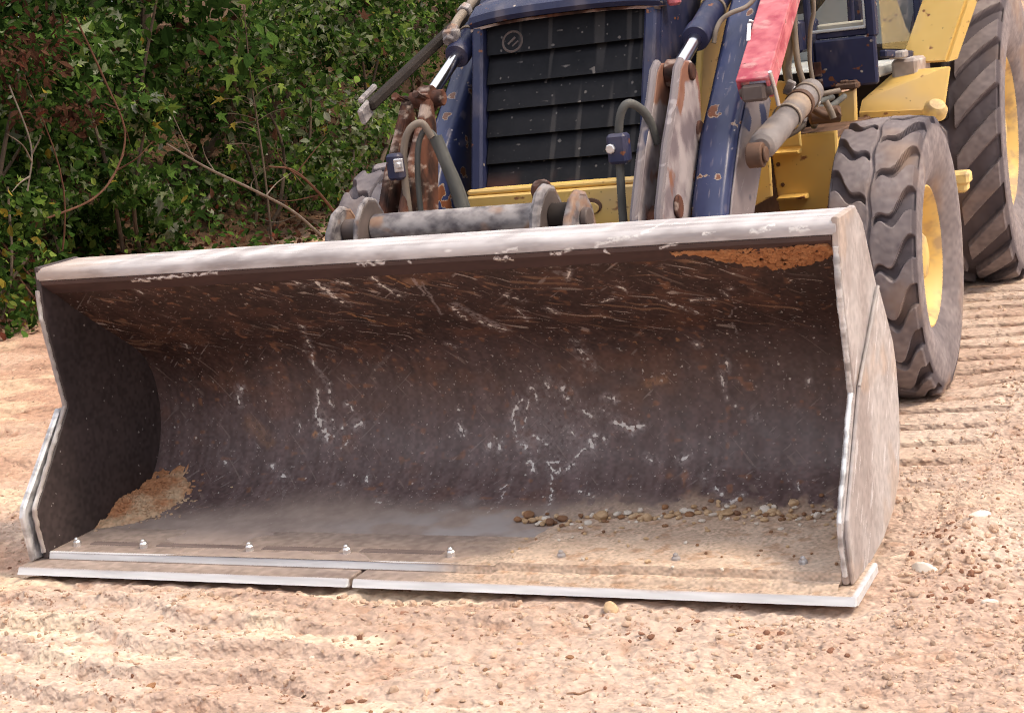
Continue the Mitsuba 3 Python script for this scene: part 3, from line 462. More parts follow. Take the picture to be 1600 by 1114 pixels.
ring = lathe([(.030, 0), (.034, .002), (.038, 0)], gp(-.175, .90, .0035), GF[:, 1] * (1 if GF[1, 1] < 0 else -1), 32)
add(k + '__round_badge', cat([ring, bar(gp(-.19, .885, .004), gp(-.165, .925, .004), .008, .002, .001), bar(gp(-.175, .87, .004), gp(-.155, .90, .004), .006, .002, .001)]), 'dark_iron', smooth=30)
H = M + '__hood'
for s in (-1, 1):
    v = [gp(s * x, t, dn) for x in (.266, .306) for t in (-.02, .985) for dn in (-.03, .028)]
    f = add(H + '__front_rail', hull(v) if False else bar(gp(s * .286, -.02, .0), gp(s * .286, 1.02, .0), .040, .06, .008), 'navy_paint', smooth=25)
    v = [(s * .308, 1.42, .82), (s * .318, 1.42, .82), (s * .308, 2.75, .88), (s * .318, 2.75, .88), (s * .308, 1.62, 1.38), (s * .318, 1.62, 1.38), (s * .308, 2.75, 1.52), (s * .318, 2.75, 1.52)]
    add(H + '__side_panel', hull(v), 'navy_paint', smooth=25)
for s in (-1, 1):
    for t in (.18, .80):
        b_ = gp(s * .286, t, .031); add(H + '__rail_bolt', lathe([(0, .002), (.008, .002), (.009, 0)], b_, GF[:, 1] * (1 if GF[1, 1] < 0 else -1), 16), 'black_void', smooth=30)
# the hood's front lip overhangs the grille, bowed upward in the middle
n_ = 25; sec = [(1.555, 1.378), (1.543, 1.393), (1.550, 1.414), (1.61, 1.448), (1.78, 1.485), (2.30, 1.52), (2.78, 1.55)]
rows = []
for x in np.linspace(-.332, .332, n_):
    q = abs(x) / .332; drop = .012 * q ** 4; bow = .008 * (1 - q * q)
    rows.append([(x, y - bow + .02 * q ** 3, z - drop + bow * .8) for y, z in sec])
Hd = grid(np.array(rows)); Hd.invert() if Hd.face_normals[-3][2] < 0 else None
add(H, Hd, 'navy_paint', smooth=40)
lab(H, 'dark navy engine hood')
rows = [[(x, y + .012, z - .014 - .012 * (abs(x) / .332) ** 4 + .008 * .8 * (1 - (x / .332) ** 2)) for y, z in ((1.556, 1.381), (1.556, 1.390), (1.63, 1.390))] for x in np.linspace(-.33, .33, n_)]
add(H + '__lip_underside', grid(np.array(rows)), 'rust', smooth=40)
k = M + '__front_bumper'
m_ = plate([(-.315, .62), (-.315, .826), (-.30, .842), (.30, .842), (.50, .842), (.50, .62)], 1.335, 1.385, .006, 'y')
add(k, m_, 'yellow_paint', smooth=25)
lab(k, 'yellow front bumper below the grille')
slot = [(.118 + .040 * math.cos(a) * 1.0, .785 + .026 * math.sin(a)) for a in np.linspace(0, 2 * np.pi, 28, endpoint=False)]
add(k + '__tow_slot', plate(slot, 1.331, 1.3345, .0015, 'y'), 'grease_brown', smooth=30)
slot = [(.118 + .031 * math.cos(a), .779 + .019 * math.sin(a)) for a in np.linspace(0, 2 * np.pi, 28, endpoint=False)]
add(k + '__slot_plug', plate(slot, 1.327, 1.3305, .0015, 'y'), 'yellow_paint', smooth=30)
add(k + '__hole', plate([(.385 + .011 * math.cos(a), .815 + .016 * math.sin(a)) for a in np.linspace(0, 2 * np.pi, 18, endpoint=False)], 1.331, 1.3345, .001, 'y'), 'black_void')
add(k + '__top_rail', rbox((.09, 1.40, .852), (.80, .10, .018), .006), 'yellow_paint', smooth=25)

# --- chassis: loader towers, side frame, tank panel, axle
k = M + '__chassis'
add(k, cat([rbox((0, 2.6, .62), (.60, 2.4, .26), .02), rbox((0, 2.07, .48), (1.30, .16, .16), .03), rbox((0, 4.2, .66), (1.40, .3, .3), .05)]), 'grease_brown', smooth=25)
tower = [(1.62, .66), (1.60, .86), (1.72, 1.16), (1.86, 1.40), (2.20, 1.60), (2.46, 1.60), (2.50, 1.1), (2.42, .66)]
for s in (-1, 1):
    t_ = add(M + '__loader_tower', plate(tower, s * .385 - .012, s * .385 + .012, .005), 'yellow_paint', smooth=25)
k = add(M + '__frame_plate', plate([(.40, .52), (.405, .60), (.41, .655), (.435, .665), (.51, .70), (.515, .90), (.40, .96), (.345, .90), (.345, .60)], 2.00, 2.02, .004, 'y'), 'yellow_paint', smooth=25)
lab(k, 'cut yellow frame plate beside the loader arm')
add(M + '__frame_lug', plate([(1.86, .62), (1.84, .70), (1.90, .78), (2.0, .78), (2.0, .60)], .372, .3845, .004), 'yellow_paint', smooth=25)
# yellow plate behind the lift cylinder, rounded top
add(M + '__frame_plate', plate([(.45, .84), (.45, 1.0), (.47, 1.055), (.50, 1.07), (.545, 1.06), (.56, 1.02), (.56, .84)], 2.24, 2.262, .004, 'y'), 'yellow_paint', smooth=25)
k = M + '__tank_panel'
add(k, plate([(.424, .46), (.414, .62), (.402, .85), (.41, .862), (.645, .868), (.632, .46)], 2.42, 2.45, .006, 'y'), 'yellow_paint', smooth=25)
lab(k, 'yellow side tank panel with two folded ledges')
add(k + '__top', plate([(2.46, .84), (2.46, .866), (3.2, .866), (3.2, .84)], .41, .64, .004), 'grease_brown')
add(k + '__ledge', plate([(2.36, .803), (2.355, .812), (2.4195, .818), (2.4195, .80)], .415, .518, .002), 'yellow_paint', smooth=25)
add(k + '__ledge', plate([(2.36, .640), (2.355, .649), (2.4195, .655), (2.4195, .636)], .425, .530, .002), 'yellow_paint', smooth=25)
for x, z in ((.426, .765), (.436, .69), (.60, .60)):
    add(k + '__bolt', lathe([(0, .006), (.006, .006), (.008, 0)], (x, 2.4195, z), (0, -1, 0), 12), 'grease_brown', smooth=30)
add(k + '__side', plate([(2.451, .47), (2.451, .86), (3.3, .86), (3.3, .47)], .61, .63, .003), 'yellow_paint')

# --- safety strut on the right arm
k = M + '__lift_arm_strut'
dS = np.array([0, .40, .262]); dS /= np.linalg.norm(dS)
pS = np.array([.690, 1.255, 1.122])
web = bar(pS, pS + dS * 1.2, .098, .012, .003)
FS = frame(dS)
n2 = FS[:, 1] if FS[2, 1] < 0 else -FS[:, 1]               # below the web
l_ = bar(pS + np.array([-.043, 0, 0]) + n2 * .036, pS + dS * 1.2 + np.array([-.043, 0, 0]) + n2 * .036, .012, .060, .003)
r_ = bar(pS + np.array([.043, 0, 0]) + n2 * .036, pS + dS * 1.2 + np.array([.043, 0, 0]) + n2 * .036, .012, .060, .003)
add(k, cat([web, l_, r_]), 'red_paint', smooth=25); lab(k, 'faded red channel strut lying on the loader arm')
add(k + '__foot_pin', cat([cyl(pS + [-.046, .03, -.03], pS + [.052, .03, -.03], .018), rbox(pS + np.array([0, .02, -.036]), (.070, .05, .05), .008)]), 'dark_iron', smooth=35)
add(k + '__retaining_clip', tube([pS + [.054, .0, .02], pS + [.056, .03, -.03], pS + [.058, .05, -.08]], .006), 'bright_metal', smooth=40)
add(k + '__clip', cat([bar(pS + dS * .27 + [-.062, 0, .0], pS + dS * .27 + [-.045, -.02, .02], .014, .005, .001), bar(pS + dS * .27 + [-.052, -.02, .012], pS + dS * .20 + [-.046, -.01, .0], .012, .004, .001)]), 'bright_metal')

# --- lift cylinder on the right
pL, dL = np.array([.690, 1.24, .918]), np.array([0, .98, .175]); dL /= np.linalg.norm(dL)
k = M + '__lift_cylinder'
add(k, lathe([(0, .05), (.026, .05), (.038, .06), (.042, .075), (.042, .26), (.0395, .265), (.0395, .42), (.042, .43), (.042, .70), (.034, .72), (0, .72)], pL, dL, 32), 'cylinder_grey', smooth=35)
lab(k, 'dusty grey lift cylinder beside the loader arm')
add(k + '__end_eye', cat([cyl((.660, 1.255, .908), (.706, 1.255, .908), .037), cyl((.7065, 1.255, .908), (.716, 1.255, .908), .024)]), 'grease_brown', smooth=40)
for q, w in ((.36, .02), (.52, .03), (.62, .02)):
    add(k + '__clamp_band', lathe([(.0425, 0), (.0465, .0), (.0465, w), (.0425, w)], pL + dL * q, dL, 32), 'grease_brown' if w > .02 else 'hose_beige', smooth=35)

# --- pipes and hoses in front of the cab
for pts, r, mat in (
    ([(.555, 2.25, 1.36), (.552, 2.25, 1.20), (.535, 2.25, 1.12), (.545, 2.22, 1.06), (.575, 2.2, 1.02)], .014, 'hose_beige'),
    ([(.578, 2.24, 1.34), (.572, 2.24, 1.22), (.580, 2.22, 1.12), (.592, 2.22, 1.05), (.590, 2.2, .99)], .011, 'hose_beige'),
    ([(.640, 2.26, 1.40), (.640, 2.26, 1.30), (.622, 2.26, 1.23), (.612, 2.26, 1.14), (.618, 2.25, 1.07), (.628, 2.25, 1.00)], .0075, 'hose_beige'),
    ([(.575, 2.12, 1.055), (.600, 2.10, 1.030), (.650, 2.10, .998), (.672, 2.10, .985)], .011, 'bright_metal'),
    ([(.590, 2.14, 1.03), (.615, 2.14, 1.01), (.672, 2.16, 1.016), (.72, 2.2, 1.02)], .009, 'hose_beige'),
    ([(.615, 2.12, 1.01), (.607, 2.12, .97), (.606, 2.12, .93), (.590, 2.10, .905), (.545, 2.08, .885), (.52, 2.06, .875)], .0085, 'hose_beige'),
    ([(.56, 2.3, 1.0), (.60, 2.3, .96), (.65, 2.3, .93), (.69, 2.3, .945)], .014, 'grease_brown'),
    ([(.66, 2.24, .985), (.675, 2.24, .95), (.682, 2.24, .925)], .012, 'hose_beige'),
    ([(.50, 2.36, 1.40), (.50, 2.36, 1.15), (.52, 2.34, 1.0), (.56, 2.32, .92)], .016, 'hose_grey')):
    add(M + '__hydraulic_pipe', tube(pts, r), mat, smooth=40)
for m_ in (rbox((.572, 2.11, 1.05), (.030, .03, .05), .005, frame((.5, 0, 1))), cyl((.61, 2.10, 1.03), (.626, 2.10, 1.006), .018, 6), cyl((.606, 2.12, .955), (.606, 2.12, .93), .015, 6)): add(M + '__pipe_fitting', m_, 'tube_steel', smooth=25)
add(M + '__engine_block', rbox((.10, 2.2, 1.05), (.40, 1.1, .5), .03), 'black_void', smooth=25)
add(M + '__valve_block', wobble(rbox((.43, 2.80, .935), (.15, .16, .12), .02).subdivide().subdivide(), .012, 22), 'black_void', smooth=30)
for a_, b_, r_ in (((.56, 2.4, .93), (.66, 2.44, .925), .030), ((.44, 2.55, .90), (.52, 2.60, .93), .022)):
    add(M + '__valve_spool', cyl(a_, b_, r_, 14), 'grease_brown', smooth=35)
add(M + '__firewall', rbox((.33, 2.96, .95), (.44, .02, .22), .004), 'black_void', smooth=25)
for q_ in (.0, .045, .09):
    add(M + '__hydraulic_hose', tube([(.47 + q_, 2.45, .885), (.49 + q_, 2.42, .95), (.52 + q_, 2.5, .985 - q_ * .4), (.53 + q_, 2.7, .97)], .011), 'hose_grey', smooth=40)
    add(M + '__hose_ferrule', cyl((.472 + q_, 2.448, .892), (.477 + q_, 2.441, .912), .015, 8), 'tube_steel', smooth=30)
# bent pipe crossing the loader arm at the top
add(M + '__hydraulic_pipe', tube([(.505, 1.52, 1.235), (.512, 1.53, 1.27), (.525, 1.55, 1.30), (.555, 1.56, 1.318), (.600, 1.58, 1.332), (.625, 1.60, 1.36), (.63, 1.62, 1.40)], .0075), 'hose_beige', smooth=40)
add(M + '__horn_bracket', rbox((.352, 1.64, 1.385), (.035, .05, .045), .008), 'red_paint', smooth=25)

# --- cab
k = M + '__cab'
cabw = [(-.67, .995), (-.67, 2.15), (.705, 2.15), (.705, 1.18), (.695, .995)]
add(k, cat([rbox((.585, 2.93, 1.085), (.235, .04, .185), .008), rbox((.455, 2.94, 1.085), (.02, .06, .185), .004),
            rbox((-.585, 2.93, 1.085), (.235, .04, .185), .008),
            rbox((.690, 2.94, 1.66), (.038, .06, .98), .008), rbox((-.690, 2.94, 1.66), (.038, .06, .98), .008), rbox((.447, 2.94, 1.66), (.022, .04, .98), .006), rbox((-.447, 2.94, 1.66), (.022, .04, .98), .006),
            rbox((0, 3.0, 1.20), (.88, .3, .12), .01), rbox((0, 3.75, 2.2), (1.5, 1.75, .12), .04), rbox((0, 4.5, 1.3), (1.3, .06, .6), .02),
            rbox((.69, 4.4, 1.6), (.05, .06, 1.1), .01), rbox((-.69, 4.4, 1.6), (.05, .06, 1.1), .01), rbox((.575, 2.945, 1.192), (.20, .045, .026), .005), rbox((-.575, 2.945, 1.192), (.20, .045, .026), .005)]), 'navy_paint', smooth=25)
lab(k, 'navy operator cab with pale windows')
for s in (-1, 1):
    add(k + '__front_window', tm([(s * .458, 2.94, 1.206), (s * .671, 2.94, 1.206), (s * .671, 2.94, 2.13), (s * .458, 2.94, 2.13)], [[0, 1, 2], [0, 2, 3]]), 'pane_glass', smooth=False)
    add(k + '__window_seal', cat([bar((s * .668, 2.922, 1.21), (s * .668, 2.922, 2.13), .010, .012, .003), bar((s * .462, 2.922, 1.21), (s * .668, 2.922, 1.21), .012, .012, .003, (0, 1, 0))]), 'interior_pale', smooth=25)
    add(k + '__side_window', tm([(s * .715, 2.98, 1.12), (s * .745, 3.62, 1.08), (s * .745, 4.35, 1.3), (s * .715, 4.35, 2.1), (s * .715, 2.98, 2.1)], [[0, 1, 2], [0, 2, 3], [0, 3, 4]]), 'pane_glass', smooth=False)
    add(k + '__door_frame', cat([bar((s * .742, 3.60, 1.06), (s * .722, 3.78, 2.1), .03, .05, .006), bar((s * .715, 2.98, 1.10), (s * .742, 3.60, 1.06), .03, .03, .006)]), 'navy_paint', smooth=25)
add(k + '__floor', rbox((0, 3.75, 1.03), (1.34, 1.5, .05), .01), 'interior_pale', smooth=25)
add(k + '__rear_wall', rbox((0, 4.42, 1.6), (1.3, .03, 1.1), .01), 'interior_pale', smooth=25)
add(k + '__ledge', rbox((.57, 3.02, 1.222), (.20, .10, .025), .006), 'interior_cream', smooth=25)
add(k + '__seat', cat([rbox((.0, 3.9, 1.35), (.5, .5, .14), .05), rbox((0, 4.15, 1.65), (.48, .12, .55), .05)]), 'black_void', smooth=35)
add(k + '__lever', cat([tube([(.53, 3.3, 1.05), (.54, 3.28, 1.3), (.56, 3.2, 1.5)], .014), rbox((.56, 3.35, 1.28), (.06, .05, .16), .015)]), 'navy_paint', smooth=35)
add(k + '__warning_plate', rbox((.478, 2.906, 1.07), (.030, .006, .055), .002), 'rust')
add(k + '__warning_plate', rbox((.480, 2.906, 1.015), (.030, .006, .035), .002), 'rust')
# sill between the cab and the fender
add(M + '__cab_step', cat([rbox((.752, 3.33, 1.00), (.10, .30, .13), .012), rbox((.738, 3.16, 1.085), (.06, .10, .03), .006)]), 'dusty_steel', smooth=25)
add(M + '__gap_backing', rbox((.64, 3.62, .95), (.40, .10, .34), .01), 'black_void')  # added black panel standing in for the dark gap by the fender
# --- fender and its skirts on the right, plainer on the left
for s in (1, -1):
    k = M + '__rear_fender'
    v = lambda *P: [(s * x, y, z) for x, y, z in P]
    def sheet(q, t=.014):
        q = np.array(q, float); n = np.cross(q[1] - q[0], q[2] - q[0]); n /= np.linalg.norm(n)
        return hull(np.vstack([q, q + n * t]))
    k = add(k, cat([sheet(v((.700, 3.42, 1.035), (.885, 3.36, 1.03), (1.02, 3.62, 1.46), (.84, 3.68, 1.46))), sheet(v((.84, 3.682, 1.46), (1.02, 3.622, 1.46), (1.05, 4.2, 1.52), (.84, 4.25, 1.52)))]), 'yellow_paint', smooth=20)
    add(k + '__edge_strip', sheet(v((.885, 3.357, 1.03), (.912, 3.40, 1.035), (1.052, 3.66, 1.46), (1.02, 3.618, 1.46))), 'yellow_paint', smooth=20)
    sk = add(M + '__step_plate', sheet(v((.705, 3.24, 1.018), (.925, 3.18, 1.020), (.905, 3.10, .865), (.60, 3.02, .885), (.612, 3.03, .93))), 'yellow_paint', smooth=20)
    add(sk + '__edge', sheet(v((.60, 3.015, .885), (.905, 3.095, .865), (.905, 3.10, .845), (.60, 3.02, .862))), 'yellow_paint', smooth=20)
    if s > 0:
        lab(k, 'yellow rear fender'); lab(sk, 'yellow step plate in front of the rear fender')
        pp = add(M + '__side_post', plate([(.545, .78), (.562, .975), (.625, .985), (.615, .78)], 2.86, 2.90, .005, 'y'), 'yellow_paint', smooth=25)
        lab(pp, 'yellow post with a rusty cap')
        add(pp + '__cap', cat([rbox((.595, 2.875, .998), (.085, .07, .024), .006), rbox((.585, 2.87, 1.014), (.03, .03, .014), .004), rbox((.615, 2.88, 1.012), (.03, .04, .01), .003)]), 'grease_brown', smooth=25)
        add(M + '__fuel_cap', cat([lathe([(0, .05), (.03, .048), (.045, .03), (.045, 0)], (.885, 3.02, .855), (.3, -.4, .6), 24)]), 'rim_yellow', smooth=40)
        add(M + '__step_bracket', cat([rbox((.955, 3.05, .60), (.09, .10, .05), .01), rbox((.96, 3.05, .565), (.06, .08, .04), .01)]), 'rim_yellow', smooth=25)

# --- wheels
def tyre_mesh(R, W, N, depth, kind, nth=840):
    prof = [(-.50, .470), (-.62, .480), (-.82, .56), (-.95, .68), (-1.0, .79), (-.985, .88), (-.955, .935), (-.92, .968)]
    P = catmull(prof, 4); tread = np.linspace(-.90, .90, 79)
    tr = 1 - .022 * np.abs(tread / .9) ** 2.4
    ws = np.r_[P[:, 0], tread, -P[::-1, 0]]; rs = np.r_[P[:, 1], tr, P[::-1, 1]]
    th = np.arange(nth) * 2 * np.pi / nth
    Wg, Th = np.meshgrid(ws, th); Rg = np.repeat(rs[None], nth, 0) * R
    aw = np.abs(Wg) / .9; sgn = np.sign(Wg)
    sm = lambda a, b, x: (lambda t: t * t * (3 - 2 * t))(np.clip((x - a) / (b - a), 0, 1))
    wav = .06 * np.sin(Wg * 7 + 2 * Th)
    if kind == 'zigzag':
        ph = (Th * N / 2 / np.pi + .62 * aw ** 1.3 + np.where(Wg > 0, .5, 0) + wav + .13 * np.sin(aw * 9)) % 1
        width = .13 + .33 * sm(.25, .95, aw)
        d = np.abs(ph - .5); groove = 1 - sm(width * .5 - .022, width * .5 + .022, d)
        groove *= sm(.06, .16, aw)
        mid = (1 - sm(.02, .045, np.abs(Wg + .03 * np.sin(Th * N)))) * .35
        h = np.maximum(groove, mid)
    else:
        ph = (Th * N / 2 / np.pi + .95 * aw ** .85 + np.where(Wg > 0, .5, 0)) % 1
        barw = .46 + .06 * aw
        d = np.abs(ph - .5); h = sm(barw * .5 - .025, barw * .5 + .025, d)
        h = np.where(aw < .10, 1, h)
    fade = sm(1.10, 1.03, aw) if kind == 'zigzag' else sm(1.09, 1.02, aw)
    fade = np.where(Rg > .93 * R, sm(1.085, 1.02, aw), 0)
    worn = .75 + .5 * meshkit.noise(np.stack([np.cos(Th) * 4, np.sin(Th) * 4, Wg * 3], -1), 9)
    Rg = Rg - depth * h * fade * np.minimum(worn, 1.0) + .004 * (meshkit.fbm(np.stack([np.cos(Th) * 9, np.sin(Th) * 9, Wg * 5], -1), 3, 4) - .5)
    Rg += R * .006 * np.where((aw > 1.0), np.sin(Th * 0), 0)
    X = Wg * W / 2
    P3 = np.stack([X, Rg * np.cos(Th), Rg * np.sin(Th)], -1)
    P3 = np.concatenate([P3, P3[:1]], 0)
    m = grid(P3); m.merge_vertices()
    if (m.face_normals * (m.triangles_center * [0, 1, 1])).sum() < 0: m.invert()
    return m
def rim_mesh(R, W, s):
    h = W / 2
    prof = [(R * .57, h * .70), (R * .585, h * .80), (R * .565, h * .82), (R * .545, h * .74), (R * .52, h * .60), (R * .50, h * .38), (R * .46, h * .30), (R * .30, h * .24), (R * .27, h * .28), (R * .20, h * .30), (R * .19, h * .62), (R * .165, h * .70), (R * .10, h * .74), (0.0, h * .76)]
    return lathe([(r * .87, z * .86) for r, z in prof], (0, 0, 0), (s, 0, 0), 64)
rubber('rubber_front', 0, 2.067, .465, .465, .022); rubber('rubber_rear', 0, 4.228, .666, .666, .036)
for name, R, W, cx, cy, N, dep, kind in (('front_wheel', .468, .285, .908, 2.067, 18, .028, 'zigzag'), ('rear_wheel', .670, .400, .850, 4.228, 19, .036, 'bars')):
    ty = tyre_mesh(R, W, N, dep, kind)
    tp = None
    for s in (1, -1):
        Wk = M + '__' + name + ('' if s > 0 else '_001')
        at = T().translate([s * cx, cy, R - .010])
        if tp is None:
            add(Wk + '__tyre', ty, 'rubber_' + name.split('_')[0], smooth=40, to=at); tp = scene[Wk + '__tyre']
        else: put(Wk + '__tyre', tp, at)
        add(Wk + '__rim', rim_mesh(R, W, s), 'rim_yellow', smooth=35, to=at)
        if s > 0:
            nut = lathe([(0, .016), (.010, .016), (.012, 0)], (0, 0, 0), (1, 0, 0), 6); np_ = None
            for i in range(8):
                a = i * math.pi / 4
                tn = T().translate([cx + W * .5 * .225, cy + R * .21 * math.cos(a), R - .01 + R * .21 * math.sin(a)])
                if np_ is None: add(Wk + '__wheel_nut', nut, 'rim_yellow', smooth=20, to=tn); np_ = scene[Wk + '__wheel_nut']
                else: put(Wk + '__wheel_nut', np_, tn)
# ---------------------------------------------------------------- the ground
def sstep(a, b, x):
    t = np.clip((x - a) / (b - a), 0, 1); return t * t * (3 - 2 * t)
def f3(x, y, s, o=4, seed=0): return meshkit.fbm(np.stack([x * s, y * s, 0 * x + seed * 3.7], -1), o, seed) - .5
def ground_z(x, y, fine=True):
    z = .030 * f3(x, y, .8, 3, 1) + .040 * f3(x, y * 1.4, 3.0, 3, 2)
    z += .036 * np.abs(f3(x, y, 9, 3, 3)) * 1.4
    if fine: z += .030 * np.abs(f3(x, y, 24, 3, 4)) + .020 * f3(x, y, 48, 2, 5)
    # scraped ruts across the near left
    rp = (y + .12 * x + .055 * f3(x, y, 2.5, 3, 8) * 4) / .15; fr = rp - np.floor(rp)
    z += .034 * (sstep(.0, .13, fr) - fr) * (.35 + 1.3 * (f3(x, y * 2, 3.5, 3, 19) + .5)) * sstep(.35, -.2, x + .3 * f3(x, y, 2, 3, 7) * 4) * sstep(.10, -.12, y)
    lp = (y + .08 * x + .07 * f3(x, y, 2, 3, 18) * 4) / .42; fl = lp - np.floor(lp)
    z += .028 * (sstep(.0, .12, fl) - fl) * sstep(-1.15, -1.6, x) * sstep(5, 3.5, y)
    # tyre prints in the wheel track
    m = sstep(.80, .86, x + .03 * f3(x, y, 9, 3, 12) * 4) * sstep(1.28, 1.20, x - .06 * (y - 2) * 0 + .05 * f3(x, y, 6, 3, 13) * 4) * sstep(.85, 1.25, y + .3 * f3(x, y, 2, 2, 14)) * sstep(12, 8, y)
    ph = (y - .10 * (x - 1) + .016 * f3(x, y, 5, 3, 9) * 4) / .19; fr = ph - np.floor(ph)
    bars = sstep(.0, .08, fr) * sstep(1.0, .80, fr)
    z = z * (1 - .88 * m) + m * (.062 * bars - .044)
    # a lower ridge between track and edge, heaped crumbs
    z += .030 * np.exp(-((x - 1.34) / .10) ** 2) * (f3(x, y, 5, 4, 15) + .5) * sstep(.2, .6, y)
    # the machine's own weight: level under wheels and bucket
    for wx in (.908, -.908, 1.017, -1.017):
        wy = 2.067 if abs(wx) < 1 else 4.228
        k = np.exp(-((x - wx) / .24) ** 4 - ((y - wy) / .22) ** 4); z = z * (1 - k) - .002 * k
    k = sstep(-1.35, -1.2, x) * sstep(1.32, 1.19, x) * sstep(-.10, .0, y) * sstep(.8, .6, y)
    z = z * (1 - k) + k * np.minimum(z - .012, .004)
    heap = np.exp(-((y + .055) / .05) ** 2) * sstep(-1.3, -.9, x) * sstep(1.25, 1.0, x)
    z += heap * (.016 * f3(x, y, 7, 3, 21) * 3 - .006)
    # bank under the trees on the left; far berm
    z += 1.9 * sstep(-4.35, -8.5, x + .35 * f3(x, y, .7, 3, 31) * 2) + .5 * sstep(-9, -30, x)
    z += 2.2 * sstep(24, 46, y + .3 * x) + 1.0 * sstep(9, 30, x)
    return z
def spaced(a, b, fine, lo, hi, grow=1.16):
    core = list(np.arange(a, b, fine)); s = fine; v = b
    while v < hi: core.append(v); s = min(s * grow, 6); v += s
    core.append(hi); s = fine; v = a - fine; pre = []
    while v > lo: pre.append(v); s = min(s * (1.035 if v > -5.5 else grow), 6); v -= s
    pre.append(lo); return np.array(pre[::-1] + core)
gx = spaced(-1.55, 2.0, .0115, -120, 120, 1.05)
ya = np.arange(-1.15, 3.3, .0115); yb = [3.3]; s_ = .0115
while yb[-1] < 220: s_ = min(s_ * 1.03, 6); yb.append(yb[-1] + s_)
gy = np.r_[[-20, -8, -4, -2.5, -1.8, -1.4, -1.25], ya, yb]
X, Y = np.meshgrid(gx, gy, indexing='ij')
Z = ground_z(X, Y)
gm = grid(np.stack([X, Y, Z], -1))
if gm.face_normals[0][2] < 0: gm.invert()
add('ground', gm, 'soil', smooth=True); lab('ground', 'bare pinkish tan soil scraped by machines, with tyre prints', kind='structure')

rng = np.random.default_rng(7)
def gz(x, y): return float(ground_z(np.array([[x]]), np.array([[y]]))[0, 0])

# crumbs and grit all over the near ground
base = [stone(i, 1) for i in range(4)]
ico = [trimesh.creation.icosphere(0), *[stone(20 + i, 1) for i in range(2)]]
V, F, off = [], [], 0
n = 11000
px = np.r_[rng.uniform(-1.9, 2.0, n), rng.uniform(.95, 1.75, 5200), rng.uniform(-4.2, -1.0, 1200)]
py = np.r_[rng.uniform(-1.0, 1.4, n), rng.uniform(-.4, 4.5, 5200), rng.uniform(-.5, 4.5, 1200)]
keep = ~((np.abs(px) < 1.22) & (py > -.01) & (py < .75)); px, py = px[keep], py[keep]
pz = ground_z(px[:, None], py[:, None])[:, 0]
cl = meshkit.fbm(np.stack([px * 2.2, py * 2.2, px * 0], -1), 3, 44)
cl2 = meshkit.fbm(np.stack([px * 5 + 3, py * 8, px * 0], -1), 3, 47); CC = []
for x, y, z, c, c2 in zip(px, py, pz, cl, cl2):
    r = .0022 * (1 + rng.pareto(2.2)); r = min(r, .008) * (.6 + 1.1 * c)
    if .84 < x < 1.22 and 1.1 < y < 4 and rng.random() < .8: continue
    m = ico[rng.integers(0, 3)]
    q = m.vertices * r * rng.uniform(.6, 1.3, 3)
    a = rng.uniform(0, 6.28); q = np.column_stack([q[:, 0] * math.cos(a) - q[:, 1] * math.sin(a), q[:, 0] * math.sin(a) + q[:, 1] * math.cos(a), q[:, 2]])
    dk = rng.random() < .02 + .42 * max(0, min(1, (c2 - .57) * 7)); tn = (np.array([.24, .125, .085]) if dk else np.array([.50, .36, .27])) * rng.uniform(.75, 1.2)
    CC.append(np.repeat(tn[None], len(q), 0)); V.append(q + [x, y, z + r * .15]); F.append(m.faces + off); off += len(q)
add('soil_crumbs', tm(np.vstack(V), np.vstack(F)), 'crumb', smooth=False, color=np.clip(np.vstack(CC), 0, 1)); lab('soil_crumbs', 'loose crumbs of soil scattered over the bare ground', 'soil crumbs', kind='stuff')

# stones and clods one could pick up
pb = {}
for i in range(5):
    for mat in ('pebble_tan', 'stone_pale', 'pebble_brown', 'soil'):
        pb[mat, i] = mikit.ply(stone(60 + i, 2), mat, smooth=35)
def drop(name, label, category, x, y, r, mat, i, group=None, z=None, sink=.3, squash=None, rot=None):
    a = rng.uniform(0, 360) if rot is None else rot
    s = np.array(squash if squash is not None else rng.uniform(.7, 1.2, 3)) * r
    zz = gz(x, y) if z is None else z
    k = put(name, pb[mat, i % 5], T().translate([x, y, zz + s[2] * (.6 - sink)]).rotate([0, 0, 1], a).scale(s.tolist()))
    lab(k, label, category, group); return k
drop('stone', 'pale oblong stone beside the right end of the cutting edge', 'stone', 1.275, .285, .030, 'stone_pale', 1, squash=(1.35, .8, .75), rot=-35)
drop('stone', 'small white stone near the right edge of the picture, before a dark hollow', 'stone', 1.455, .065, .017, 'stone_pale', 2, squash=(1.1, .9, .8))
drop('stone', 'flat pale stone farther back on the right, the largest there', 'stone', 1.355, .60, .034, 'stone_pale', 3, squash=(.9, 1.3, .5))
drop('stone', 'rounded tan stone half buried under the cutting edge, right of its middle', 'stone', .62, -.045, .026, 'pebble_tan', 0, squash=(1.4, .9, .8))
drop('stone', 'small brown stone in the soil at the bottom left', 'stone', -.235, -.655, .015, 'pebble_brown', 4, squash=(1.4, .8, .8))
for i in range(44):
    while True:
        x, y = rng.uniform(-1.3, 1.8), rng.uniform(-.85, 2.6)
        if not ((abs(x) < 1.24 and y > -.06) or (x < .95 and y > .0)): break
    drop('clod', 'small crumbly clod of tan soil lying on the bare ground', 'clod', x, y, rng.uniform(.006, .014), 'soil', i, 'clods on the bare ground')
for i in range(44):
    while True:
        x, y = rng.uniform(-1.3, 1.8), rng.uniform(-.85, 2.4)
        if not ((abs(x) < 1.24 and y > -.06) or (x < .95 and y > .0)): break
    drop('pebble', 'small pebble lying on the bare soil in front of and beside the bucket', 'pebble', x, y, rng.uniform(.005, .010), ('pebble_brown', 'pebble_tan', 'stone_pale')[i % 3], i, 'pebbles on the bare ground')
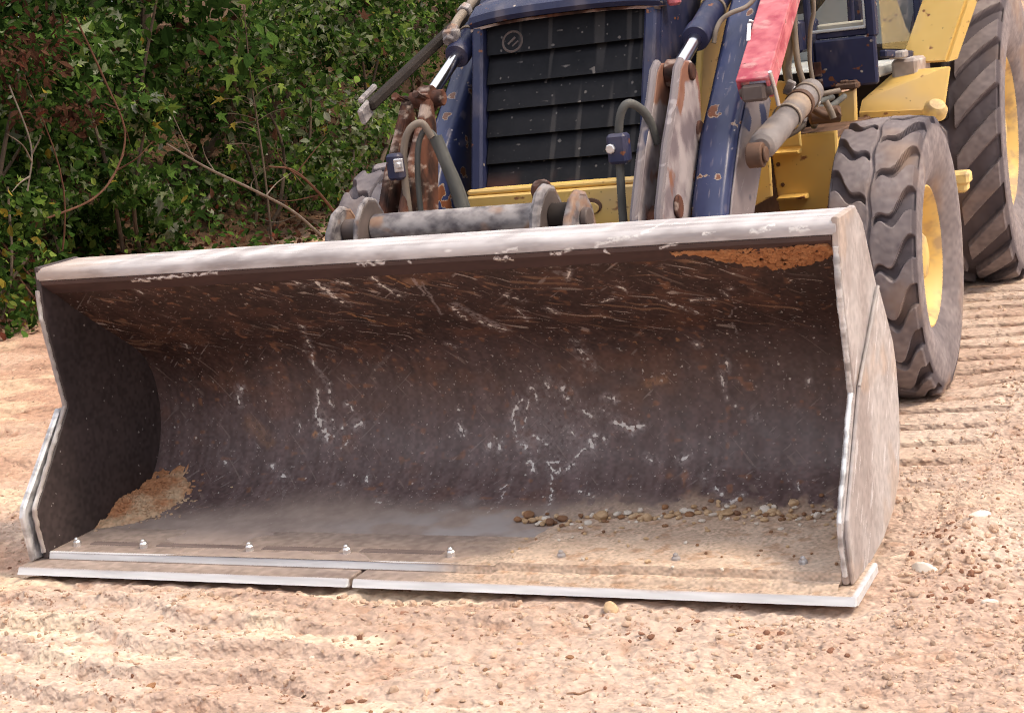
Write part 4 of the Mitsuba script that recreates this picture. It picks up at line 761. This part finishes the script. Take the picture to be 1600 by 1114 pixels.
# bits of root and bark
for i in range(12):
    while True:
        x, y = rng.uniform(-1.1, 1.75), rng.uniform(-.8, 1.9)
        if not ((abs(x) < 1.24 and y > -.07) or (x < .95 and y > .0)): break
    L, a = rng.uniform(.02, .06), rng.uniform(0, 3.14); P = []
    for t in np.linspace(-.5, .5, 5):
        qx, qy = x + L * t * math.cos(a) + .0018 * rng.normal(), y + L * t * math.sin(a) + .0018 * rng.normal()
        P.append((qx, qy, gz(qx, qy) + .003))
    k = add('root_bit', tube(P, [.0012, .003, .0012], 6, True, 4), 'root' , smooth=40); lab(k, 'thin bit of broken root lying on the bare soil', 'twig', 'bits of root on the bare ground')

# ---------------------------------------------------------------- soil, pebbles and mud in the bucket
def floor_z(y): return np.interp(y, PR[:90, 0], PR[:90, 1])
def patch(x0, x1, y0, y1, hfn, nx, ny):
    xx, yy = np.meshgrid(np.linspace(x0, x1, nx), np.linspace(y0, y1, ny), indexing='ij')
    h = hfn(xx, yy); base = np.where(yy < .082, .037, floor_z(np.maximum(yy, .086)))
    m = grid(np.stack([xx, yy, base + h], -1))
    if m.face_normals[0][2] < 0: m.invert()
    keep = h.ravel()[m.faces].max(1) > -.001
    m.update_faces(keep); m.remove_unreferenced_vertices(); return m
def h_soil(x, y):
    e = x - .20 - .55 * (y - .05) * .45 + .22 * f3(x, y, 5, 4, 51)
    h = .013 * sstep(-.03, .10, e) - .0025
    h *= sstep(.03, .055, y + .02 * f3(x, y, 14, 3, 57)) * sstep(.035, -.075, y - np.interp(x, (.2, .35, .52, .69, .86, 1.04, 1.14), (.425, .418, .45, .483, .478, .46, .44)) + .10 * f3(x, y, 8, 4, 52))
    h -= .003 * (1 - sstep(.034, .06, y + .016 * f3(x, y, 14, 3, 57)))
    h += (.008 * f3(x, y, 13, 4, 53) + .005 * f3(x, y, 60, 3, 54)) * sstep(0, .08, e)
    h = np.maximum(h, 0) * (sstep(.032, .05, y + .016 * f3(x, y, 14, 3, 57)) * sstep(.025, -.05, y - np.interp(x, (.2, .35, .52, .69, .86, 1.04, 1.14), (.425, .418, .45, .483, .478, .46, .44)) + .14 * f3(x, y, 9, 4, 52)) * sstep(.0, .09, e + .22 * f3(x, y, 17, 3, 58) + .14 * f3(x, y, 55, 3, 59)))
    return h - .0012
add('bucket_soil', patch(.02, HW - .019, .022, .60, h_soil, 330, 170), 'sand', smooth=True)
lab('bucket_soil', 'thin layer of tan sandy soil over the right half of the bucket floor', 'soil', kind='stuff')
def h_heap(x, y):
    d = ((x + 1.13) / .165) ** 2 + ((y - .46 - .35 * (x + 1.10)) / .155) ** 2 + 1.3 * f3(x, y, 9, 4, 61)
    return .050 * np.clip(1 - d, -1, 1) * (.8 + 1.6 * f3(x, y, 22, 4, 62)) + .022 * f3(x, y, 50, 3, 63) * (d < 1.25)
hp = [patch(-HW + .019, -.80, .26, .645, h_heap, 150, 150)]
for i in range(420):
    x, y = -HW + .022 + abs(rng.normal()) * .13, .46 + rng.normal() * .085; x = min(x, -.82); y = min(max(y, .27), .60); r_ = rng.uniform(.002, .007) * (1.5 if i % 11 == 0 else 1)
    hh = float(h_heap(np.array([[x]]), np.array([[y]]))[0, 0])
    if hh < -.025: continue
    m = ico[1 + i % 2]; hp.append(tm(m.vertices * r_ * rng.uniform(.7, 1.2, 3) + [x, y, float(floor_z(y)) + max(hh, 0) + r_ * .3], m.faces))
add('soil_heap', cat(hp), 'heap_clay', smooth=True)
lab('soil_heap', 'crumbly heap of orange tan soil in the left corner of the bucket', 'soil heap')
for i in range(230):
    t = rng.uniform(0, 1) ** .85
    x = .17 + (HW - .05 - .17) * t; y = np.interp(x, (.2, .35, .52, .69, .86, 1.04, 1.14), (.428, .420, .452, .485, .480, .462, .44)) + rng.normal() * (.017 + .017 * t) - .010; r = rng.uniform(.0055, .0105) * (1 + .5 * (rng.random() > .85)) * (1.15 if t < .8 else .9)
    if i > 165: x, y, r = rng.uniform(.25, 1.12), rng.uniform(.07, .46), rng.uniform(.0035, .008)
    drop('pebble', 'small tan pebble among those lying on the bucket floor', 'pebble', x, y, r, ('pebble_tan', 'pebble_tan', 'pebble_brown', 'stone_pale', 'pebble_tan')[int(rng.integers(0, 5))], i, 'pebbles on the bucket floor',
         z=float(floor_z(min(y, .6))) + max(0, float(h_soil(np.array([[x]]), np.array([[y]]))[0, 0])), sink=.15)
# orange mud stuck under the lip at the right end
mv, mf, off = [], [], 0
for i in range(1100):
    u = rng.uniform(0, 1); x = .74 + (HW - .03 - .74) * u ** .65
    reach = .075 * sstep(.74, 1.0, x) * (1.15 + 1.5 * f3(np.array([[x]]), np.array([[0.]]), 9, 3, 71)[0, 0]) * (1 - .35 * sstep(1.02, 1.12, x))
    t = rng.uniform(0.0, 1) * reach
    s_ = PS[-1] - .004 - t; y, z = np.interp(s_, PS, PR[:, 0]), np.interp(s_, PS, PR[:, 1])
    r = rng.uniform(.0025, .009); m = ico[1 + i % 2]
    q = m.vertices * r * rng.uniform(.7, 1.3, 3); mv.append(q + [x, y - .004 * rng.random(), z - .004 * rng.random() - .002]); mf.append(m.faces + off); off += len(q)
add('mud_crust', wobble(tm(np.vstack(mv), np.vstack(mf)), .004, 120), 'clay', smooth=50)
lab('mud_crust', 'crumbly orange brown mud stuck under the bucket lip at its right end', 'mud')
# ---------------------------------------------------------------- the thicket on the bank
def leaf_shape(kind):
    """one leaf of unit length along +y, a little folded and drooping: (vertices, triangles)"""
    if kind == 'star':
        P = [(0, 0)]
        for a, r in ((-108, .42), (-84, .26), (-60, .74), (-36, .36), (0, 1.0), (36, .36), (60, .74), (84, .26), (108, .42)):
            P.append((math.sin(math.radians(a)) * r, .18 + math.cos(math.radians(a)) * r * .85))
        P = np.array(P); c = np.array([[0, .2]]); Q = np.vstack([P, c]); n = len(P)
        F = [(n, (i + 1) % n, i) for i in range(n)]
    else:
        w = .30 if kind == 'oval' else .17
        Q = np.array([(0, 0), (w * .8, .3), (w, .5), (w * .6, .8), (0, 1), (-w * .6, .8), (-w, .5), (-w * .8, .3), (0, .5)]); F = [(8, i, (i + 1) % 8) for i in range(8)]
    x, y = Q[:, 0], Q[:, 1]
    z = .22 * np.abs(x) - .22 * y ** 2
    return np.column_stack([x, y, z]), np.array(F)
LS = {k: leaf_shape(k) for k in ('star', 'oval', 'slim')}
def leaves(pos, size, kind, tone, seed, up=.55, out=(1, -.6), droop=.3):
    """one mesh of leaves at pos (n, 3); tone (n, 3) colours"""
    r = np.random.default_rng(seed); n = len(pos); V0, F0 = LS[kind]
    nrm = r.normal(size=(n, 3)) * .75 + np.array([out[0] * .55, out[1] * .55, up]); nrm /= np.linalg.norm(nrm, axis=1, keepdims=True)
    d = r.normal(size=(n, 3)) + np.array([.3, -.2, -droop]); d -= nrm * (d * nrm).sum(1, keepdims=True); d /= np.linalg.norm(d, axis=1, keepdims=True)
    s = np.cross(d, nrm); sz = np.broadcast_to(size, n) * (.42 + .95 * r.random(n) ** 1.4)
    V = pos[:, None] + sz[:, None, None] * (V0[None, :, 0, None] * s[:, None] + V0[None, :, 1, None] * d[:, None] + V0[None, :, 2, None] * nrm[:, None])
    F = F0[None] + (np.arange(n) * len(V0))[:, None, None]
    return tm(V.reshape(-1, 3), F.reshape(-1, 3)), np.repeat(tone, len(V0), 0)
TONES = {'dark': ((.020, .046, .012), (.048, .095, .022)), 'mid': ((.045, .10, .020), (.10, .185, .040)), 'lime': ((.13, .22, .040), (.25, .35, .08)), 'pale': ((.12, .16, .075), (.27, .31, .18)),
         'sky_glint': ((.26, .30, .20), (.45, .48, .38)), 'yellow': ((.26, .20, .03), (.42, .33, .07)), 'brown': ((.055, .026, .018), (.15, .075, .048)), 'red': ((.085, .026, .018), (.17, .055, .035))}  # palest tone: sky highlights on glossy leaves, put into the leaf colour
def tones(n, mixs, r):
    names = list(mixs); w = np.array([mixs[k] for k in names], float); ix = r.choice(len(names), n, p=w / w.sum()); t = r.random((n, 1))
    lo, hi = np.array([TONES[k][0] for k in names])[ix], np.array([TONES[k][1] for k in names])[ix]
    return lo * (1 - t) + hi * t
def shrub(key, label, cx, cy, h, rx, ry, n, kind, size, mixs, seed, group=None, category='shrub', clumps=26, z0=None, stems=5, stem_mat='bark', zlo=.05, thick=1.0):
    r = np.random.default_rng(seed); g = gz(cx, cy) if z0 is None else z0
    th = r.uniform(0, 2 * np.pi, clumps); q = np.sqrt(r.uniform(.08, 1, clumps)); cz = r.uniform(zlo, .97, clumps)
    prof = np.sqrt(np.clip(1 - (np.abs(cz - .42) / .64) ** 2.2, .06, 1))
    C = np.column_stack([cx + rx * q * prof * np.cos(th), cy + ry * q * prof * np.sin(th), g + h * cz])
    cr = r.uniform(.16, .34, clumps) * (rx + ry) * .5 + .05
    ix = r.integers(0, clumps, n); o = r.normal(size=(n, 3)); o /= np.linalg.norm(o, axis=1, keepdims=True)
    pos = C[ix] + o * (cr[ix] * r.uniform(.45, 1.05, n) ** .6)[:, None] * [1, 1, .75]
    pos = pos[pos[:, 2] > g + .02]; n = len(pos)
    ct = r.uniform(.55, 1.35, clumps)
    tone = tones(n, mixs, r) * ct[ix[:n], None] * .86
    ms = []; sp = r.random(n); k3 = {'star': ('star', 'oval', 'slim'), 'oval': ('oval', 'star', 'slim'), 'slim': ('slim', 'slim', 'oval')}[kind]
    for kk, lo, hi, f_ in ((k3[0], 0, .5, 1), (k3[1], .5, .72, .8), (k3[2], .72, 1.01, .75)):
        w_ = (sp >= lo) & (sp < hi); ms.append(leaves(pos[w_], size * f_, kk, tone[w_], seed + 1))
    m, col = cat([a for a, _ in ms]), np.vstack([c for _, c in ms])
    k = key
    if key in labels or key + '__crown' in scene:
        i = 1
        while f'{key}_{i:03d}' in labels: i += 1
        k = f'{key}_{i:03d}'
    add(k + '__crown', m, 'leaf', smooth=False, color=np.clip(col, 0, 1))
    for i in range(stems - 2):
        e = C[int(r.integers(0, clumps))]; a = np.array([cx + r.normal() * .12, cy + r.normal() * .12, g - .05]); mid = (a + e) / 2 + r.normal(size=3) * .12 * [1, 1, .4]
        k2 = add(k + '__stem', tube([a, mid, e], [.022 * thick * h / 2.2, .008 * thick], 7, True, 6), stem_mat, smooth=40)
    lab(k, label, category, group); return k
BM = {'dark': 4.5, 'mid': 5, 'pale': 1.4, 'lime': 1.1, 'sky_glint': .25, 'yellow': .10, 'brown': .35}
ORD = ('first', 'second', 'third', 'fourth', 'fifth', 'sixth', 'seventh', 'eighth')
# front row, left to right in the picture
G1 = 'dark broadleaf shrubs of the roadside thicket'
L1 = 'dense dark green broadleaf shrub in the front row of the roadside thicket'
for i, (x, y, h, rx, ry, kd, mx) in enumerate([
    (-4.95, 3.3, 1.5, .60, .62, 'star', BM), (-5.1, 4.35, 2.3, .75, .70, 'oval', BM), (-5.05, 5.3, 1.7, .65, .62, 'star', BM),
    (-5.2, 6.2, 2.3, .75, .75, 'oval', BM), (-5.05, 7.3, 1.6, .66, .7, 'oval', BM), (-5.3, 9.4, 2.4, .8, .8, 'star', BM), (-5.5, 11.0, 2.5, 1.0, 1.0, 'oval', BM), (-5.5, 12.9, 2.8, 1.1, 1.1, 'oval', BM)]):
    shrub('broadleaf_shrub', f'dense dark green broadleaf shrub, {ORD[i]} from the left in the front row of the thicket', x, y, h, rx, ry, 4200, kd, .085 if kd == 'star' else .07, {**mx, 'lime': 2.2, 'pale': 2.2, 'sky_glint': .6} if i in (3, 4, 5) else mx, 100 + i * 7, G1)
shrub('pale_shrub', 'shrub with pale glossy leaves behind the tyre on the left', -4.95, 8.2, 1.75, .62, .62, 2600, 'oval', .075, {'pale': 5, 'mid': 3, 'lime': 3.0, 'dark': 1.2, 'sky_glint': .9}, 201)
shrub('yellowing_shrub', 'low shrub with yellowing leaves at the left edge, above the bucket corner', -4.62, 3.85, .85, .36, .40, 900, 'oval', .065, {'mid': 4, 'lime': 1.5, 'yellow': 1.1, 'dark': 3}, 205)
shrub('dead_shrub', 'brown withered shrub hanging at the top left corner', -4.62, 4.22, 2.15, .34, .46, 1700, 'slim', .075, {'brown': 7, 'red': .6, 'dark': 3.5}, 211, clumps=20, stem_mat='brown_twig', zlo=.52, thick=.35)
# back rows that close the view and rise above the frame
G2 = 'tall trees and shrubs behind the front row'
for i, (x, y) in enumerate([(-6.4, 2.6), (-6.6, 4.6), (-6.3, 6.3), (-6.7, 8.2), (-6.6, 10.2), (-6.9, 12.6), (-7.3, 15.2), (-8.2, 6.8), (-8.4, 10.6), (-8.6, 14.0), (-9.5, 18), (-6.6, .8), (-8.4, 2.6), (-8.6, 4.8), (-9.5, 8.8), (-10, 12.5), (-9.2, 8.0), (-11.2, 10.8), (-12.5, 13), (-7.4, 5.5), (-9.8, 6.8), (-6.85, 6.55), (-9.05, 8.95), (-6.2, 17.5), (-5.0, 20), (-7.8, 21), (-10, 23), (-4.6, 15.5), (-5.75, 6.9)]):
    shrub('tall_shrub', 'tall dark shrub standing in the shade behind the front row of the thicket', x, y, 4.4 if i < 7 else 6.2 if 15 < i < 24 else 5.5, 1.2, 1.25, 5200, ('oval', 'star')[i % 2], .12, {'dark': 8, 'mid': 2.5, 'pale': .5, 'brown': .5}, 300 + i * 5, G2, clumps=44, stems=4)
# ground cover and leaf litter at the foot of the bank
r = np.random.default_rng(5); n = 9000
lx = -4.25 - np.abs(r.normal(size=n)) * 1.1; ly = r.uniform(2.2, 15, n)
lz = ground_z(lx[:, None], ly[:, None], False)[:, 0] + r.uniform(.005, .30, n) * r.random(n) ** 1.5
m, col = leaves(np.column_stack([lx, ly, lz]), .06, 'oval', tones(n, {'brown': 6, 'red': 1.0, 'mid': 3, 'dark': 3, 'lime': .6}, r), 6, up=1.2)
add('ground_cover', m, 'leaf', smooth=False, color=col); lab('ground_cover', 'low weeds and fallen leaves along the foot of the bank', 'ground cover', kind='stuff')

# sapling with large lobed bright leaves in front of the thicket
SP = 'sapling'
lab(SP, 'young sapling with large lobed bright green leaves and a few yellow ones', 'sapling')
q0 = np.array([-4.62, 6.75, gz(-4.62, 6.75)])
add(SP + '__stem', tube([q0 - [0, 0, .05], q0 + [.03, .0, .6], q0 + [.06, -.05, 1.2], q0 + [.16, -.16, 1.75]], [.010, .007, .004], 7), 'bark', smooth=40)
rr = np.random.default_rng(17)
tips = [(.02, -.22, 1.28, 'lime'), (.16, -.16, 1.22, 'lime'), (.26, -.05, 1.30, 'lime'), (.10, -.30, 1.13, 'lime'), (-.08, -.22, 1.12, 'yellow'), (.22, .08, 1.18, 'lime'), (.02, -.10, 1.40, 'lime'), (.20, -.24, 1.05, 'mid'),
        (-.10, -.30, 1.02, 'mid'), (.06, .0, .98, 'mid'), (.26, .10, 1.00, 'mid'), (-.14, -.10, 1.30, 'mid'), (.12, -.18, .86, 'mid'), (-.04, -.30, .80, 'lime'), (.10, -.12, 1.66, 'lime'), (.24, -.22, 1.62, 'mid'), (-.02, -.26, 1.56, 'mid'), (.14, -.02, 1.78, 'lime'), (.0, -.2, 1.75, 'mid'),
        (.3, -.16, 1.42, 'mid'), (-.16, -.2, .92, 'dark'), (.05, -.34, .95, 'yellow')]
for dx, dy, dz, tn in tips:
    tn_ = tones(1, {tn: 1}, rr); P = np.array([[q0[0] + dx, q0[1] + dy, q0[2] + dz]])
    m, col = leaves(P, .120, 'star', tn_, int(rr.integers(1, 9999)), up=.5, droop=.9)
    k = add(SP + '__leaf', m, 'leaf', smooth=False, color=col)
    if tn == 'yellow': lab(k, 'yellowing lobed leaf')
    add(SP + '__twig', tube([q0 + [.05 * min(1, dz), -.04, dz * .93], (P[0] + q0 + [.05, -.04, dz * .97]) / 2, P[0]], .003, 5, True, 3), 'bark', smooth=40)

# fallen and hanging dead branches
def branch(key, label, P, rad, mat, seed, twigs=4):
    r = np.random.default_rng(seed); lab(key, label, 'branch'); C = catmull(P, 6)
    add(key + '__limb', tube(P, rad, 7), mat, smooth=40)
    for i in range(twigs):
        a = C[int(r.integers(3, len(C) - 2))]; e = a + r.normal(size=3) * [.16, .22, .12] + [.05, -.05, .06]
        add(key + '__twig', tube([a, (a + e) / 2 + r.normal(size=3) * .02, e], [.006, .002], 5, True, 4), mat, smooth=40)
branch('fallen_branch', 'long grey dead branch slanting down across the thicket to the foot of the bank', [(-4.42, 5.40, .92), (-4.38, 5.75, .72), (-4.36, 6.2, .52), (-4.34, 6.65, .30), (-4.34, 7.0, .06)], [.006, .009, .010, .011, .012], 'dry_wood', 3, 6)
branch('fallen_branch_001', 'reddish brown dead branch beside the left front tyre', [(-4.42, 6.55, .64), (-4.38, 6.80, .58), (-4.34, 7.02, .40), (-4.32, 7.25, .16)], [.006, .010, .013], 'brown_twig', 8, 5)
branch('hanging_vine', 'curved reddish vine hanging at the far left of the thicket', [(-4.36, 4.62, 1.75), (-4.34, 4.78, 1.35), (-4.32, 4.86, 1.05), (-4.34, 4.74, .82), (-4.36, 4.5, .68), (-4.4, 4.1, .62)], .0065, 'brown_twig', 12, 5)
branch('hanging_vine_001', 'thin grey vine hanging at the left edge of the thicket', [(-4.36, 3.95, 1.4), (-4.34, 4.02, 1.05), (-4.36, 3.95, .8)], .005, 'dry_wood', 15, 3)
